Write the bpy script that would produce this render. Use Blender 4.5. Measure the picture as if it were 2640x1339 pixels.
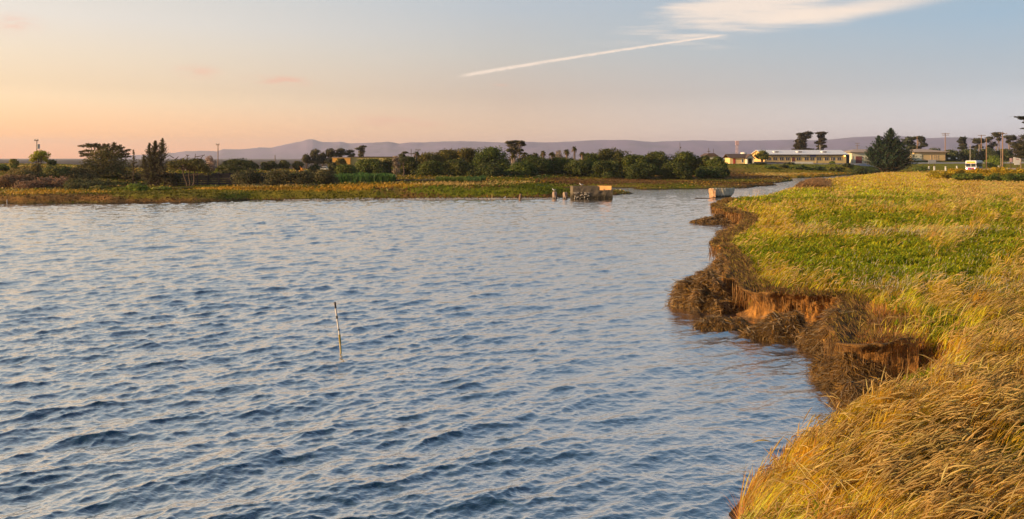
import bpy, math, random
import numpy as np
R = math.radians
SC = bpy.context.scene
for o in list(bpy.data.objects): bpy.data.objects.remove(o)

# ---------------------------------------------------------------- camera, sky, sun, exposure
H = 4.2            # eye height above the water
F = 1900.0         # focal length in photograph pixels (2640 wide)
HY = 408.0         # pixel row of the horizon
cam_d = bpy.data.cameras.new("camera"); cam = bpy.data.objects.new("camera", cam_d)
SC.collection.objects.link(cam); SC.camera = cam
cam.location = (0, 0, H); cam.rotation_euler = (R(90), 0, 0)
cam_d.sensor_width = 36; cam_d.lens = 36*F/2640
cam_d.shift_y = -(1339/2 - HY)/2640
cam_d.clip_start = 0.1; cam_d.clip_end = 30000

SUN_EL, SUN_AZ = R(12.5), R(103)       # azimuth measured to the left of the viewing direction
sl = bpy.data.lights.new("sun", 'SUN'); sun = bpy.data.objects.new("sun", sl)
SC.collection.objects.link(sun)
sl.energy = 5.0; sl.angle = R(0.6); sl.color = (1.0, 0.66, 0.33)
sv = (-math.sin(SUN_AZ)*math.cos(SUN_EL), math.cos(SUN_AZ)*math.cos(SUN_EL), math.sin(SUN_EL))
from mathutils import Vector, Matrix
sun.rotation_euler = Vector(sv).to_track_quat('Z', 'Y').to_euler()

def s2l(h):
    h = h.lstrip('#'); c = [int(h[i:i+2], 16)/255 for i in (0, 2, 4)]
    return tuple(x/12.92 if x <= .04045 else ((x+.055)/1.055)**2.4 for x in c)

class NT:
    """small helper to write node trees as expressions"""
    def __init__(s, tree): s.t = tree; s.n = tree.nodes; s.l = tree.links
    def put(s, v, sock):
        if isinstance(v, bpy.types.NodeSocket): s.l.new(v, sock)
        elif v is not None:
            if sock.type == 'RGBA' and hasattr(v, '__len__') and len(v) == 3: v = (*v, 1)
            sock.default_value = v
    def m(s, op, a, b=None, c=None, clamp=False):
        n = s.n.new('ShaderNodeMath'); n.operation = op; n.use_clamp = clamp
        for i, v in enumerate((a, b, c)):
            if v is not None: s.put(v, n.inputs[i])
        return n.outputs[0]
    def mr(s, v, a, b, c=0., d=1., kind='SMOOTHSTEP'):
        n = s.n.new('ShaderNodeMapRange'); n.interpolation_type = kind
        for i, x in enumerate((v, a, b, c, d)): s.put(x, n.inputs[i])
        return n.outputs[0]
    def mix(s, f, a, b, kind='MIX'):
        n = s.n.new('ShaderNodeMix'); n.data_type = 'RGBA'; n.blend_type = kind
        s.put(f, n.inputs[0]); s.put(a, n.inputs[6]); s.put(b, n.inputs[7]); return n.outputs[2]
    def ramp(s, v, stops, interp='LINEAR'):
        n = s.n.new('ShaderNodeValToRGB'); n.color_ramp.interpolation = interp
        e = n.color_ramp.elements
        while len(e) < len(stops): e.new(0.5)
        for i, (p, c) in enumerate(stops):
            e[i].position = p; e[i].color = (*c, 1) if len(c) == 3 else c
        s.put(v, n.inputs[0]); return n.outputs[0]
    def noise(s, vec, scale, detail=4, rough=.55, dist=0.):
        n = s.n.new('ShaderNodeTexNoise'); s.put(vec, n.inputs['Vector'])
        n.inputs['Scale'].default_value = scale; n.inputs['Detail'].default_value = detail
        n.inputs['Roughness'].default_value = rough; n.inputs['Distortion'].default_value = dist
        return n.outputs[0]
    def comb(s, x, y, z):
        n = s.n.new('ShaderNodeCombineXYZ'); s.put(x, n.inputs[0]); s.put(y, n.inputs[1]); s.put(z, n.inputs[2]); return n.outputs[0]
    def mapping(s, vec, loc=(0,0,0), rot=(0,0,0), scale=(1,1,1)):
        n = s.n.new('ShaderNodeMapping'); s.put(vec, n.inputs[0])
        n.inputs[1].default_value = loc; n.inputs[2].default_value = rot; n.inputs[3].default_value = scale
        return n.outputs[0]

# --- world: dusk sky (Nishita + warm dusk gradient by direction) with cirrus and a contrail far away
world = bpy.data.worlds.new("World"); SC.world = world; world.use_nodes = True
w = NT(world.node_tree); w.n.clear()
tc = w.n.new('ShaderNodeTexCoord'); sep = w.n.new('ShaderNodeSeparateXYZ'); w.l.new(tc.outputs['Generated'], sep.inputs[0])
X, Y, Z = sep.outputs
hr = w.m('SQRT', w.m('ADD', w.m('MULTIPLY', X, X), w.m('MULTIPLY', Y, Y)))
side = w.m('DIVIDE', w.m('MULTIPLY', X, -1), w.m('MAXIMUM', hr, 1e-3))     # +1 towards the setting sun
elev = w.m('MAXIMUM', Z, 0)
def rmp(l): return w.ramp(elev, [(p, s2l(c)) for p, c in l])
top = '#32547e'
warm = rmp([(0, '#ffb070'), (.05, '#ffc48c'), (.14, '#ffe2b4'), (.30, '#c6cdcc'), (.5, '#7f9fb8'), (1, top)])
left = rmp([(0, '#ff9a52'), (.028, '#ffb46c'), (.070, '#ffdcae'), (.12, '#f6e2c6'), (.165, '#ece4d9'), (.25, '#d6d6d0'), (.42, '#9aafc0'), (1, top)])
midc = rmp([(0, '#dca88c'), (.04, '#d8b699'), (.09, '#d3c0b0'), (.14, '#c8c5bf'), (.20, '#bac3cb'), (.30, '#b6bcc4'), (.48, '#708fae'), (1, top)])
rigt = rmp([(0, '#c2b2b8'), (.035, '#c8c4c8'), (.07, '#c4c8cd'), (.11, '#b3bfc9'), (.163, '#9fb9cd'), (.28, '#a2b0be'), (.5, '#6688aa'), (1, top)])
g = w.mix(w.mr(side, -.55, 0., 0, 1, 'LINEAR'), rigt, midc)
g = w.mix(w.mr(side, 0., .57, 0, 1, 'LINEAR'), g, left)
g = w.mix(w.mr(side, .6, 1., 0, 1, 'LINEAR'), g, warm)
sky = w.n.new('ShaderNodeTexSky'); sky.sky_type = 'NISHITA'; sky.sun_disc = False
sky.sun_elevation = SUN_EL; sky.sun_rotation = -SUN_AZ
g = w.mix(.06, g, w.mix(1., sky.outputs[0], (.10, .10, .10), 'MULTIPLY'))
lowf = w.mr(elev, 0., .085, 1.52, 1., 'LINEAR'); g = w.mix(1., g, w.comb(lowf, w.m('MULTIPLY', lowf, 1.0), lowf), 'MULTIPLY')
# clouds live on a plane of directions (tangent space towards +Y)
ysafe = w.m('MAXIMUM', Y, .05)
U = w.m('DIVIDE', X, ysafe); V = w.m('DIVIDE', Z, ysafe)
front = w.mr(Y, .2, .4)
ca, sa = math.cos(.27), math.sin(.27)
def rot2(u0, v0, a):
    c, s_ = math.cos(a), math.sin(a)
    du = w.m('SUBTRACT', U, u0); dv = w.m('SUBTRACT', V, v0)
    return (w.m('ADD', w.m('MULTIPLY', du, c), w.m('MULTIPLY', dv, s_)),
            w.m('SUBTRACT', w.m('MULTIPLY', dv, c), w.m('MULTIPLY', du, s_)))
def blob(a, b, ra, rb, e0=1., e1=0.):
    d = w.m('SQRT', w.m('ADD', w.m('POWER', w.m('ABSOLUTE', w.m('DIVIDE', a, ra)), 2), w.m('POWER', w.m('ABSOLUTE', w.m('DIVIDE', b, rb)), 2)))
    return w.mr(d, e1, e0, 1, 0)
UV = w.comb(U, V, 0)
# big cirrus
a1, b1 = rot2(.375, .215, .20)
n1 = w.noise(w.mapping(UV, rot=(0, 0, -.24), scale=(2.6, 26, 1)), 1.6, 7, .62, .6)
n2 = w.noise(w.mapping(UV, loc=(3, 1, 0), rot=(0, 0, -.30), scale=(5, 60, 1)), 1.4, 5, .6, .3)
m1 = blob(a1, b1, .27, .062, 1.15, .1)
c1 = w.mr(w.m('ADD', w.m('ADD', w.m('MULTIPLY', n1, .55), w.m('MULTIPLY', n2, .45)), w.m('MULTIPLY', m1, .30)), .59, .84)
a2, b2 = rot2(.30, .178, .10)
c2 = w.m('MULTIPLY', w.mr(n2, .46, .66), w.m('MULTIPLY', blob(a2, b2, .21, .020, 1.1, .1), .5))
a2b, b2b = rot2(.455, .2, .165)
n1b = w.noise(w.mapping(UV, loc=(7, 2, 0), rot=(0, 0, -.2), scale=(2.4, 34, 1)), 1.5, 6, .6, .4)
c2b = w.m('MULTIPLY', w.mr(n1b, .33, .58), w.m('MULTIPLY', blob(a2b, b2b, .20, .017, 1.1, .1), .8))
# contrail, thinner to its far upper end
cl = math.hypot(.355, .0553); ang = math.atan2(.0553, .355)
a3, b3 = rot2(-.0711, .1111, ang)
tt = w.m('DIVIDE', a3, cl)
bow = w.m('MULTIPLY', w.m('MULTIPLY', tt, w.m('SUBTRACT', 1, tt)), -.006)
nb = w.noise(UV, 90, 3, .6)
b3 = w.m('SUBTRACT', w.m('ADD', b3, w.m('MULTIPLY', w.m('SUBTRACT', nb, .5), .0022)), w.m('MULTIPLY', bow, -1))
wd = w.mr(tt, 0, 1, .0026, .0013, 'LINEAR')
c3 = w.mr(w.m('DIVIDE', w.m('ABSOLUTE', b3), wd), .15, 1.5, 1, 0)
c3 = w.m('MULTIPLY', c3, w.m('MULTIPLY', w.mr(tt, -.02, .06), w.mr(tt, .96, 1.04, 1, 0)))
c3 = w.m('MULTIPLY', c3, w.mr(nb, .25, .55, .55, 1))
# little pink clouds low on the left
def small(px, py, rx, ry, al, seed):
    aa, bb = rot2((px-1320)/F, (HY-py)/F, -.06)
    nn = w.noise(w.mapping(UV, loc=(seed, 0, 0), scale=(14, 75, 1)), 1.6, 4, .55)
    return w.m('MULTIPLY', w.m('MULTIPLY', blob(aa, bb, rx/F, ry/F, 1.1, .05), w.mr(nn, .33, .62)), al)
c4 = None
for q in ((510, 186, 80, 24, .62, 1), (728, 208, 120, 16, .8, 2), (1010, 315, 170, 20, .6, 4), (40, 62, 90, 36, .5, 5), (1290, 219, 30, 5, .5, 6), (760, 332, 60, 8, .35, 7), (250, 372, 240, 10, .35, 9)):
    c = small(*q); c4 = c if c4 is None else w.m('MAXIMUM', c4, c)
cream, pink = s2l('#fbe7d5'), s2l('#f2b199')
def lay(g, f, col): return w.mix(w.m('MULTIPLY', f, front, clamp=True), g, col)
g = lay(g, w.m('MULTIPLY', c4, .75), pink)
g = lay(g, c2, cream); g = lay(g, c2b, cream)
g = lay(g, w.m('MULTIPLY', c1, .86), cream)
g = lay(g, w.m('MULTIPLY', c3, .85), s2l('#ffe9d6'))
bg = w.n.new('ShaderNodeBackground'); bg.inputs[1].default_value = 0.665
# the Sky Texture is scaled by 0.10 above, the dusk colours are already radiances
w.l.new(g, bg.inputs[0]); ow = w.n.new('ShaderNodeOutputWorld'); w.l.new(bg.outputs[0], ow.inputs[0])
SC.view_settings.view_transform = 'Standard'; SC.view_settings.look = 'None'
SC.view_settings.exposure = 0.70; SC.view_settings.gamma = 1.0
SC.cycles.max_bounces = 6; SC.cycles.diffuse_bounces = 2; SC.cycles.glossy_bounces = 2
SC.cycles.transmission_bounces = 3; SC.cycles.volume_bounces = 0
SC.cycles.caustics_reflective = False; SC.cycles.caustics_refractive = False
SC.cycles.use_denoising = True
SC.cycles.sample_clamp_indirect = 4

# ---------------------------------------------------------------- helpers
rng = np.random.default_rng(7)
def hash2(ix, iy, seed=0):
    h = (ix.astype(np.int64)*374761393 + iy.astype(np.int64)*668265263 + seed*1442695041) & 0xffffffff
    h = ((h ^ (h >> 13))*1274126177) & 0xffffffff
    h = ((h ^ (h >> 16))*2246822519) & 0xffffffff
    return ((h ^ (h >> 15)) & 0xffffff)/float(0xffffff)
def vnoise(x, y, seed=0):
    ix = np.floor(x); iy = np.floor(y); fx = x-ix; fy = y-iy
    fx = fx*fx*(3-2*fx); fy = fy*fy*(3-2*fy)
    a = hash2(ix, iy, seed); b = hash2(ix+1, iy, seed); c = hash2(ix, iy+1, seed); d = hash2(ix+1, iy+1, seed)
    return (a+(b-a)*fx)*(1-fy)+(c+(d-c)*fx)*fy
def fbm(x, y, oct=4, seed=0):
    s = 0; a = .5
    for i in range(oct):
        s = s+a*vnoise(x*2**i+i*17.3, y*2**i-i*9.1, seed+i); a *= .5
    return s/(1-.5**oct)-.5
def sm(t): t = np.clip(t, 0, 1); return t*t*(3-2*t)

def mesh_np(name, V_, quads=None, tris=None, mat=None, parent=None, col=None, smooth=False, mats=None, midx=None):
    me = bpy.data.meshes.new(name)
    V_ = np.asarray(V_, np.float32).reshape(-1, 3)
    ls = []; st = []; tot = []; off = 0
    for a, k in ((quads, 4), (tris, 3)):
        if a is None or len(a) == 0: continue
        a = np.asarray(a, np.int32).reshape(-1, k)
        ls.append(a.ravel()); st.append(off+np.arange(len(a))*k); tot.append(np.full(len(a), k)); off += a.size
    ls = np.concatenate(ls); st = np.concatenate(st).astype(np.int32); tot = np.concatenate(tot).astype(np.int32)
    me.vertices.add(len(V_)); me.vertices.foreach_set('co', V_.ravel())
    me.loops.add(len(ls)); me.loops.foreach_set('vertex_index', ls)
    me.polygons.add(len(st)); me.polygons.foreach_set('loop_start', st)
    try: me.polygons.foreach_set('loop_total', tot)
    except Exception: pass
    if smooth: me.polygons.foreach_set('use_smooth', np.ones(len(st), bool))
    if col is not None:
        at = me.attributes.new('col', 'FLOAT_COLOR', 'POINT')
        c4_ = np.ones((len(V_), 4), np.float32); c4_[:, :3] = col; at.data.foreach_set('color', c4_.ravel())
    for m_ in (mats or ([mat] if mat else [])): me.materials.append(m_)
    if midx is not None: me.polygons.foreach_set('material_index', np.asarray(midx, np.int32))
    me.update(calc_edges=True)
    ob = bpy.data.objects.new(name, me); SC.collection.objects.link(ob)
    if parent is not None: ob.parent = parent
    return ob
def tag(o, label=None, cat=None, group=None, kind=None):
    if label: o['label'] = label
    if cat: o['category'] = cat
    if group: o['group'] = group
    if kind: o['kind'] = kind
    return o
def empty(name, loc, label=None, cat=None, group=None, rz=0):
    o = bpy.data.objects.new(name, None); SC.collection.objects.link(o); o.location = loc
    o.rotation_euler = (0, 0, rz); o.empty_display_size = .2
    return tag(o, label, cat, group)
def dup(root, loc, label, rz=0.):
    r = root.copy(); SC.collection.objects.link(r); r.location = loc; r.rotation_euler = (0, 0, rz); r['label'] = label
    for ch in list(root.children):
        c = ch.copy(); SC.collection.objects.link(c); c.parent = r
    return r
class MB:
    def __init__(s): s.v = []; s.f = []
    def add(s, vs, fs):
        o = len(s.v); s.v += [tuple(v) for v in vs]; s.f += [tuple(i+o for i in f) for f in fs]; return s
    def box(s, x0, x1, y0, y1, z0, z1, jit=0):
        return s.add([(x, y, z) for z in (z0, z1) for x, y in ((x0, y0), (x1, y0), (x1, y1), (x0, y1))],
                     [(3, 2, 1, 0), (4, 5, 6, 7), (0, 1, 5, 4), (1, 2, 6, 5), (2, 3, 7, 6), (3, 0, 4, 7)])
    def tube(s, p, q, r0, r1=None, n=8):
        r1 = r0 if r1 is None else r1; p = Vector(p); q = Vector(q); d = (q-p).normalized()
        a = d.orthogonal().normalized(); b = d.cross(a)
        vs = [pt+a*(math.cos(t)*r)+b*(math.sin(t)*r) for pt, r in ((p, r0), (q, r1)) for t in [2*math.pi*i/n for i in range(n)]]
        return s.add(vs, [(i, (i+1) % n, n+(i+1) % n, n+i) for i in range(n)]+[tuple(range(n))[::-1], tuple(range(n, 2*n))])
    def prism(s, poly, y0, y1):      # poly in x,z extruded along y
        n = len(poly)
        return s.add([(x, y0, z) for x, z in poly]+[(x, y1, z) for x, z in poly],
                     [tuple(range(n))[::-1], tuple(range(n, 2*n))]+[(i, (i+1) % n, n+(i+1) % n, n+i) for i in range(n)])
    def prismx(s, poly, x0, x1):     # poly in y,z extruded along x
        n = len(poly)
        return s.add([(x0, y, z) for y, z in poly]+[(x1, y, z) for y, z in poly],
                     [tuple(range(n)), tuple(range(n, 2*n))[::-1]]+[(n+i, n+(i+1) % n, (i+1) % n, i) for i in range(n)])
    def build(s, name, mat, parent=None, bevel=0, smooth=False):
        me = bpy.data.meshes.new(name); me.from_pydata(s.v, [], s.f); me.materials.append(mat)
        if smooth: me.polygons.foreach_set('use_smooth', np.ones(len(me.polygons), bool))
        me.update(); ob = bpy.data.objects.new(name, me); SC.collection.objects.link(ob)
        if parent is not None: ob.parent = parent
        if bevel:
            b = ob.modifiers.new('bevel', 'BEVEL'); b.width = bevel; b.segments = 2; b.limit_method = 'ANGLE'
        return ob

# ---------------------------------------------------------------- materials
def new_mat(name):
    m_ = bpy.data.materials.new(name); m_.use_nodes = True; t = NT(m_.node_tree); t.n.clear()
    out = t.n.new('ShaderNodeOutputMaterial'); p = t.n.new('ShaderNodeBsdfPrincipled'); t.l.new(p.outputs[0], out.inputs[0])
    tc = t.n.new('ShaderNodeTexCoord')
    return m_, t, p, out, tc.outputs['Object']
def solid(name, col, rough=.8, var=.25, scale=3., col2=None, bump=0., bscale=20., metal=0., emit=None, stretch=(1, 1, 1)):
    m_, t, p, out, co = new_mat(name)
    vec = t.mapping(co, scale=stretch)
    n = t.noise(vec, scale, 5, .6)
    c2 = col2 if col2 else tuple(c*(1-var) for c in col)
    hi = tuple(min(1, c*(1+var*.5)) for c in col)
    t.l.new(t.ramp(n, [(.3, c2), (.5, col), (.72, hi)]), p.inputs['Base Color'])
    p.inputs['Roughness'].default_value = rough; p.inputs['Metallic'].default_value = metal
    if bump:
        b = t.n.new('ShaderNodeBump'); b.inputs['Strength'].default_value = bump; b.inputs['Distance'].default_value = .05
        t.l.new(t.noise(vec, bscale, 6, .65), b.inputs['Height']); t.l.new(b.outputs[0], p.inputs['Normal'])
    if emit:
        p.inputs['Emission Color'].default_value = (*emit[0], 1); p.inputs['Emission Strength'].default_value = emit[1]
    return m_
def leafmat(name, trans=.35, rough=.7, spec=.2):
    m_, t, p, out, co = new_mat(name)
    at = t.n.new('ShaderNodeAttribute'); at.attribute_name = 'col'
    n = t.noise(co, 2.2, 3, .6)
    c = t.mix(1., at.outputs['Color'], t.ramp(n, [(.3, (.72, .72, .72)), (.7, (1.2, 1.2, 1.2))]), 'MULTIPLY')
    t.l.new(c, p.inputs['Base Color']); p.inputs['Roughness'].default_value = rough
    p.inputs['Specular IOR Level'].default_value = spec
    if trans:
        tr = t.n.new('ShaderNodeBsdfTranslucent'); t.l.new(c, tr.inputs[0])
        mx = t.n.new('ShaderNodeMixShader'); mx.inputs[0].default_value = trans
        t.l.new(p.outputs[0], mx.inputs[1]); t.l.new(tr.outputs[0], mx.inputs[2]); t.l.new(mx.outputs[0], out.inputs[0])
    return m_
M = {}
M['leaf'] = leafmat('foliage', .30); M['grass'] = leafmat('grass_blades', .58, .6, .25)
M['bark'] = solid('bark', (.10, .065, .045), .95, .5, 8, bump=.5)
M['palebark'] = solid('pale_bark', (.26, .20, .17), .95, .4, 8)
M['pole'] = solid('weathered_pole', (.26, .16, .10), .9, .3, 5, stretch=(1, 1, .2))
M['palepole'] = solid('pale_pole', (.55, .50, .45), .7, .2, 5)
M['metal'] = solid('grey_metal', (.35, .36, .38), .5, .2, 4)
M['cream'] = solid('cream_wall', (.70, .52, .22), .85, .10, .6)
M['tanw'] = solid('tan_wall', (.60, .44, .22), .85, .12, .8)
M['palewall'] = solid('pale_wall', (.62, .60, .46), .85, .1, .8)
M['gable'] = solid('gable_wall', (.78, .48, .18), .85, .08, .8)  # the cream wall shifted to orange, low sunlight put into the colour
M['yellow'] = solid('yellow_wall', (.74, .38, .08), .85, .1, .5)
M['olive'] = solid('olive_wall', (.52, .42, .16), .85, .1, .5)
M['whiteroof'] = solid('white_metal_roof', (.80, .80, .79), .5, .06, .7, stretch=(3, .3, 1))
M['brownroof'] = solid('brown_shingle_roof', (.10, .065, .05), .9, .3, 6)
M['tanroof'] = solid('tan_roof', (.42, .33, .25), .85, .15, 2)
M['dark'] = solid('dark_trim', (.035, .028, .03), .7, .3, 3)
M['glass'] = solid('window_glass', (.035, .045, .06), .12, .2, 1)
M['frame'] = solid('window_frame', (.55, .42, .28), .7, .1, 3)
M['red'] = solid('red_door', (.40, .05, .03), .7, .15, 3)
M['maroon'] = solid('maroon_door', (.20, .06, .05), .7, .2, 3)
M['white'] = solid('white_paint', (.78, .77, .74), .6, .08, 3)
M['blue'] = solid('blue_sign', (.10, .12, .45), .6, .1, 3)
M['orange'] = solid('orange_paint', (.80, .30, .03), .5, .1, 3)
M['black'] = solid('black_rubber', (.02, .02, .02), .7, .2, 6)
M['lamp'] = solid('lit_lamp', (1, .6, .2), .5, 0, 1, emit=((1, .55, .12), 6))
M['headlight'] = solid('lit_headlight', (1, .9, .8), .3, 0, 1, emit=((1, .85, .75), 5))
M['dest'] = solid('lit_destination_sign', (.5, .2, .02), .4, 0, 1, emit=((1, .33, .01), .75))
M['tail'] = solid('red_lamp', (.7, .03, .04), .3, 0, 1, emit=((1, .05, .08), .6))
M['busw'] = solid('bus_paint', (.72, .75, .78), .35, .05, 2)
M['busb'] = solid('bus_blue', (.10, .22, .42), .35, .1, 2)
M['busp'] = solid('bus_purple', (.16, .05, .30), .35, .1, 2)
M['tank'] = solid('tank_paint', (.80, .74, .68), .6, .05, 2)
M['feather'] = solid('white_feathers', (.82, .80, .78), .8, .06, 20)
M['wing'] = solid('grey_feathers', (.22, .21, .22), .8, .2, 20)
M['beak'] = solid('yellow_beak', (.7, .35, .05), .5, .1, 20)
M['beam'] = solid('board_wall', (.060, .045, .050), .9, .3, 1.5, stretch=(.4, 1, 6))
M['asphalt'] = solid('asphalt', (.33, .32, .34), .9, .15, .8)
M['pinkpaint'] = solid('pink_plaster', (.62, .40, .40), .8, .1, 2)
M['pebble'] = solid('shell_and_stone', (.50, .44, .36), .9, .4, 9)

def concrete(name, base, dark, algae, w0=.18, w1=.62):
    m_, t, p, out, co = new_mat(name)
    n = t.noise(co, 1.6, 8, .65); n2 = t.noise(co, 7, 6, .6); n3 = t.noise(t.mapping(co, scale=(3, 3, 1)), 2.2, 5, .7)
    c = t.ramp(n, [(.32, dark), (.52, base), (.75, tuple(x*1.25 for x in base))])
    sp = t.n.new('ShaderNodeSeparateXYZ'); t.l.new(co, sp.inputs[0])
    wet = t.mr(t.m('ADD', sp.outputs[2], t.m('MULTIPLY', t.m('SUBTRACT', n3, .5), .7)), w0, w1, 1, 0)
    c = t.mix(wet, c, t.ramp(n2, [(.35, tuple(x*.5 for x in algae)), (.6, algae), (.72, (.42, .33, .18))]))
    t.l.new(c, p.inputs['Base Color']); p.inputs['Roughness'].default_value = .9
    b = t.n.new('ShaderNodeBump'); b.inputs['Strength'].default_value = .9; b.inputs['Distance'].default_value = .08
    t.l.new(n2, b.inputs['Height']); t.l.new(b.outputs[0], p.inputs['Normal'])
    return m_
M['concrete'] = concrete('stained_concrete', (.17, .135, .09), (.07, .055, .035), (.045, .035, .015))
M['concrete2'] = concrete('pale_concrete', (.56, .53, .43), (.36, .33, .25), (.08, .07, .04), .02, .30)

# water
def water_mat():
    m_, t, p, out, co = new_mat('sea_water')
    t.l.new(t.ramp(t.noise(co, .12, 4, .6), [(.35, (.014, .045, .075)), (.65, (.026, .066, .098))]), p.inputs['Base Color'])
    p.inputs['Roughness'].default_value = .25; p.inputs['IOR'].default_value = 1.33
    b = t.n.new('ShaderNodeBump'); b.inputs['Strength'].default_value = .5; b.inputs['Distance'].default_value = .02
    vec = t.mapping(co, rot=(0, 0, -.45), scale=(8, 16, 1))
    t.l.new(t.noise(vec, 1.0, 3, .55, .4), b.inputs['Height']); t.l.new(b.outputs[0], p.inputs['Normal'])
    gl = t.n.new('ShaderNodeBsdfGlossy'); gl.inputs['Roughness'].default_value = .06; t.l.new(b.outputs[0], gl.inputs['Normal'])
    gl.inputs['Color'].default_value = (1, .93, .85, 1)
    lw = t.n.new('ShaderNodeLayerWeight'); lw.inputs[0].default_value = .5; t.l.new(b.outputs[0], lw.inputs['Normal'])
    fac = t.m('ADD', t.m('MULTIPLY', t.mr(lw.outputs['Facing'], .15, .70), .78), .05)
    mx = t.n.new('ShaderNodeMixShader'); t.l.new(fac, mx.inputs[0]); t.l.new(p.outputs[0], mx.inputs[1]); t.l.new(gl.outputs[0], mx.inputs[2])
    t.l.new(mx.outputs[0], out.inputs[0])
    return m_
M['water'] = water_mat()

# ---------------------------------------------------------------- terrain
def P0(px, py, z=0.):
    d = (H-z)*F/(py-HY); return ((px-1320)*d/F, d)
shore_px = [(1740, 1700), (1800, 1450), (1845, 1339), (1880, 1271), (1985, 1179), (2130, 1128), (2204, 1102), (2262, 1050), (2370, 1022), (2385, 1010), (2300, 1003),
            (2205, 1000), (2172, 955), (2186, 890), (2205, 852), (2100, 843), (2000, 836), (1940, 828), (1905, 790), (1892, 740), (1868, 700), (1850, 676), (1880, 650), (1917, 625),
            (1932, 605), (1927, 589), (1880, 576), (1843, 560), (1855, 525, .8), (1886, 512, .8), (1968, 502, .8), (2024, 487, .8), (2062, 474, .8), (2101, 466, .8), (2173, 457, .8), (2258, 446.5, .8)]
bank = [P0(*p) for p in shore_px]
SHORE = np.array(bank)
bank_poly = bank+[(190, 250), (700, 250), (700, -20), (3.0, -20), (2.2, 3)]
far_px = [(-2500, 533), (-900, 529), (0, 527.5), (260, 526), (500, 524), (640, 519), (900, 516.5), (1290, 514.5), (1400, 513.5), (1452, 511), (1560, 506), (1650, 499.5),
          (1600, 496), (1520, 497.5), (1430, 496.5), (1412, 492), (1440, 486.5), (1530, 485.5), (1642, 484.8), (1632, 488), (1660, 490), (1730, 489), (1870, 486.5), (1932, 485),
          (1960, 481), (2010, 478), (1985, 473.5), (2048, 466.5), (2030, 462), (1985, 459.5), (2060, 459), (2110, 457.5), (2160, 454), (2262, 446.5)]
far = [P0(*p) for p in far_px]
far_poly = far+[(230, 200), (8100, 200), (8100, 6950), (-8100, 6950), (-8100, 60)]
def sdist(x, y, poly, bound=None):
    x = np.asarray(x, float); y = np.asarray(y, float)
    best = np.full(x.shape, 1e18); ins = np.zeros(x.shape, bool); n = len(poly)
    for i in range(n):
        ax, ay = poly[i]; bx, by = poly[(i+1) % n]; dx, dy = bx-ax, by-ay
        t = np.clip(((x-ax)*dx+(y-ay)*dy)/(dx*dx+dy*dy+1e-12), 0, 1)
        best = np.minimum(best, (x-ax-t*dx)**2+(y-ay-t*dy)**2)
        if ay != by:
            c = (ay > y) != (by > y); ins ^= c & (x < (bx-ax)*(y-ay)/(by-ay)+ax)
    return np.where(ins, 1, -1)*np.sqrt(best)
def interp(px, tab): return np.interp(px, [a for a, b in tab], [b for a, b in tab])
def ground_z(x, y, full=False):
    x = np.asarray(x, float); y = np.asarray(y, float); ys = np.maximum(y, 1.)
    px = 1320+F*x/ys
    # far land
    sf = sdist(x, y, far_poly)+fbm(x*.35, y*.35, 3, 5)*1.6*sm((y-60)/5)
    h1 = interp(px, [(0, .72), (500, .75), (900, 1.05), (1300, 1.05), (1400, .75), (1500, .45), (1700, .32), (2200, .35), (2400, .6)])
    w1 = interp(px, [(0, 2.), (450, 2.5), (700, 5), (1300, 5), (1450, 3.5), (1600, 1.6), (2640, 1.5)])
    zf = -.05+h1*sm(sf/w1)+.05*sm(sf/.3)
    zb = interp(px, [(-500, 3.4), (150, 3.0), (330, 2.2), (800, 1.9), (900, 1.2), (1850, .9), (1900, .55), (2640, .55)])
    ramp0 = interp(px, [(0, 84), (330, 91), (800, 93), (900, 112), (1850, 122)])
    zf = np.where(sf > 0, zf+(np.maximum(zb-h1, 0))*sm((y-ramp0)/14.), zf)
    upl = interp(px, [(1600, 0), (1880, 1.), (2700, 1.)])
    upd = interp(px, [(1850, 183), (2190, 188), (2300, 204), (2700, 212)])
    zf = np.where(sf > 0, zf+(2.55-zf)*sm((y-upd)/15.)*upl+.6*sm((y-222)/20.)*upl, zf)
    zend = interp(px, [(1500, -8.), (1880, 2.9)]); zf = np.where(sf > 0, zf+(zend-zf)*sm((y-interp(px, [(1500, 135), (1880, 300)]))/260.), zf)
    zf = zf+np.where(sf > 1, fbm(x*.25, y*.25, 4, 11)*.22, 0)*sm((600-y)/300)
    zf = np.where(sf < 0, np.maximum(-1.2, sf*.35-.05), zf)
    # near bank
    sb = sdist(x, y, bank_poly)+fbm(x*1.3, y*1.3, 3, 3)*.35*sm((y-11.5)/2.)
    dsl = interp(y, [(0, 1.9), (10.5, 1.7), (11.6, 1.2), (12.9, .45), (40, .4), (60, .8), (100, 1.5), (200, 3)])
    top = .80+fbm(x*.5, y*.5, 4, 21)*.22+.10*sm((x-10)/20.)
    top = top-.12*sm((1.6-sb)/1.4)
    zbk = np.where(sb > 0, -.05+(top+.05)*sm(sb/dsl)**.8, np.maximum(-1.2, sb*.45-.05))
    z = np.maximum(zf, zbk)
    if full: return z, sf, sb
    return z
def G(px, d):
    x = (px-1320)*d/F; return float(ground_z(np.array([x]), np.array([float(d)]))[0])
def at(px, d, dz=0.):
    return ((px-1320)*d/F, float(d), G(px, d)+dz)
def zat(py, d): return H-(py-HY)*d/F

def polar(us, ds):
    D, U_ = np.meshgrid(ds, us, indexing='ij'); return (U_*D).ravel(), D.ravel()
def gridquads(nr, nc, keep=None):
    i = np.arange(nr-1)[:, None]*nc+np.arange(nc-1)[None, :]
    q = np.stack([i, i+1, i+nc+1, i+nc], -1).reshape(-1, 4)
    if keep is not None: q = q[keep[q].any(1)]
    return q
def compact(V_, q, *arrs):
    used = np.zeros(len(V_), bool); used[q.ravel()] = True; mp = np.cumsum(used)-1
    return (V_[used], mp[q])+tuple(a[used] for a in arrs)

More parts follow.
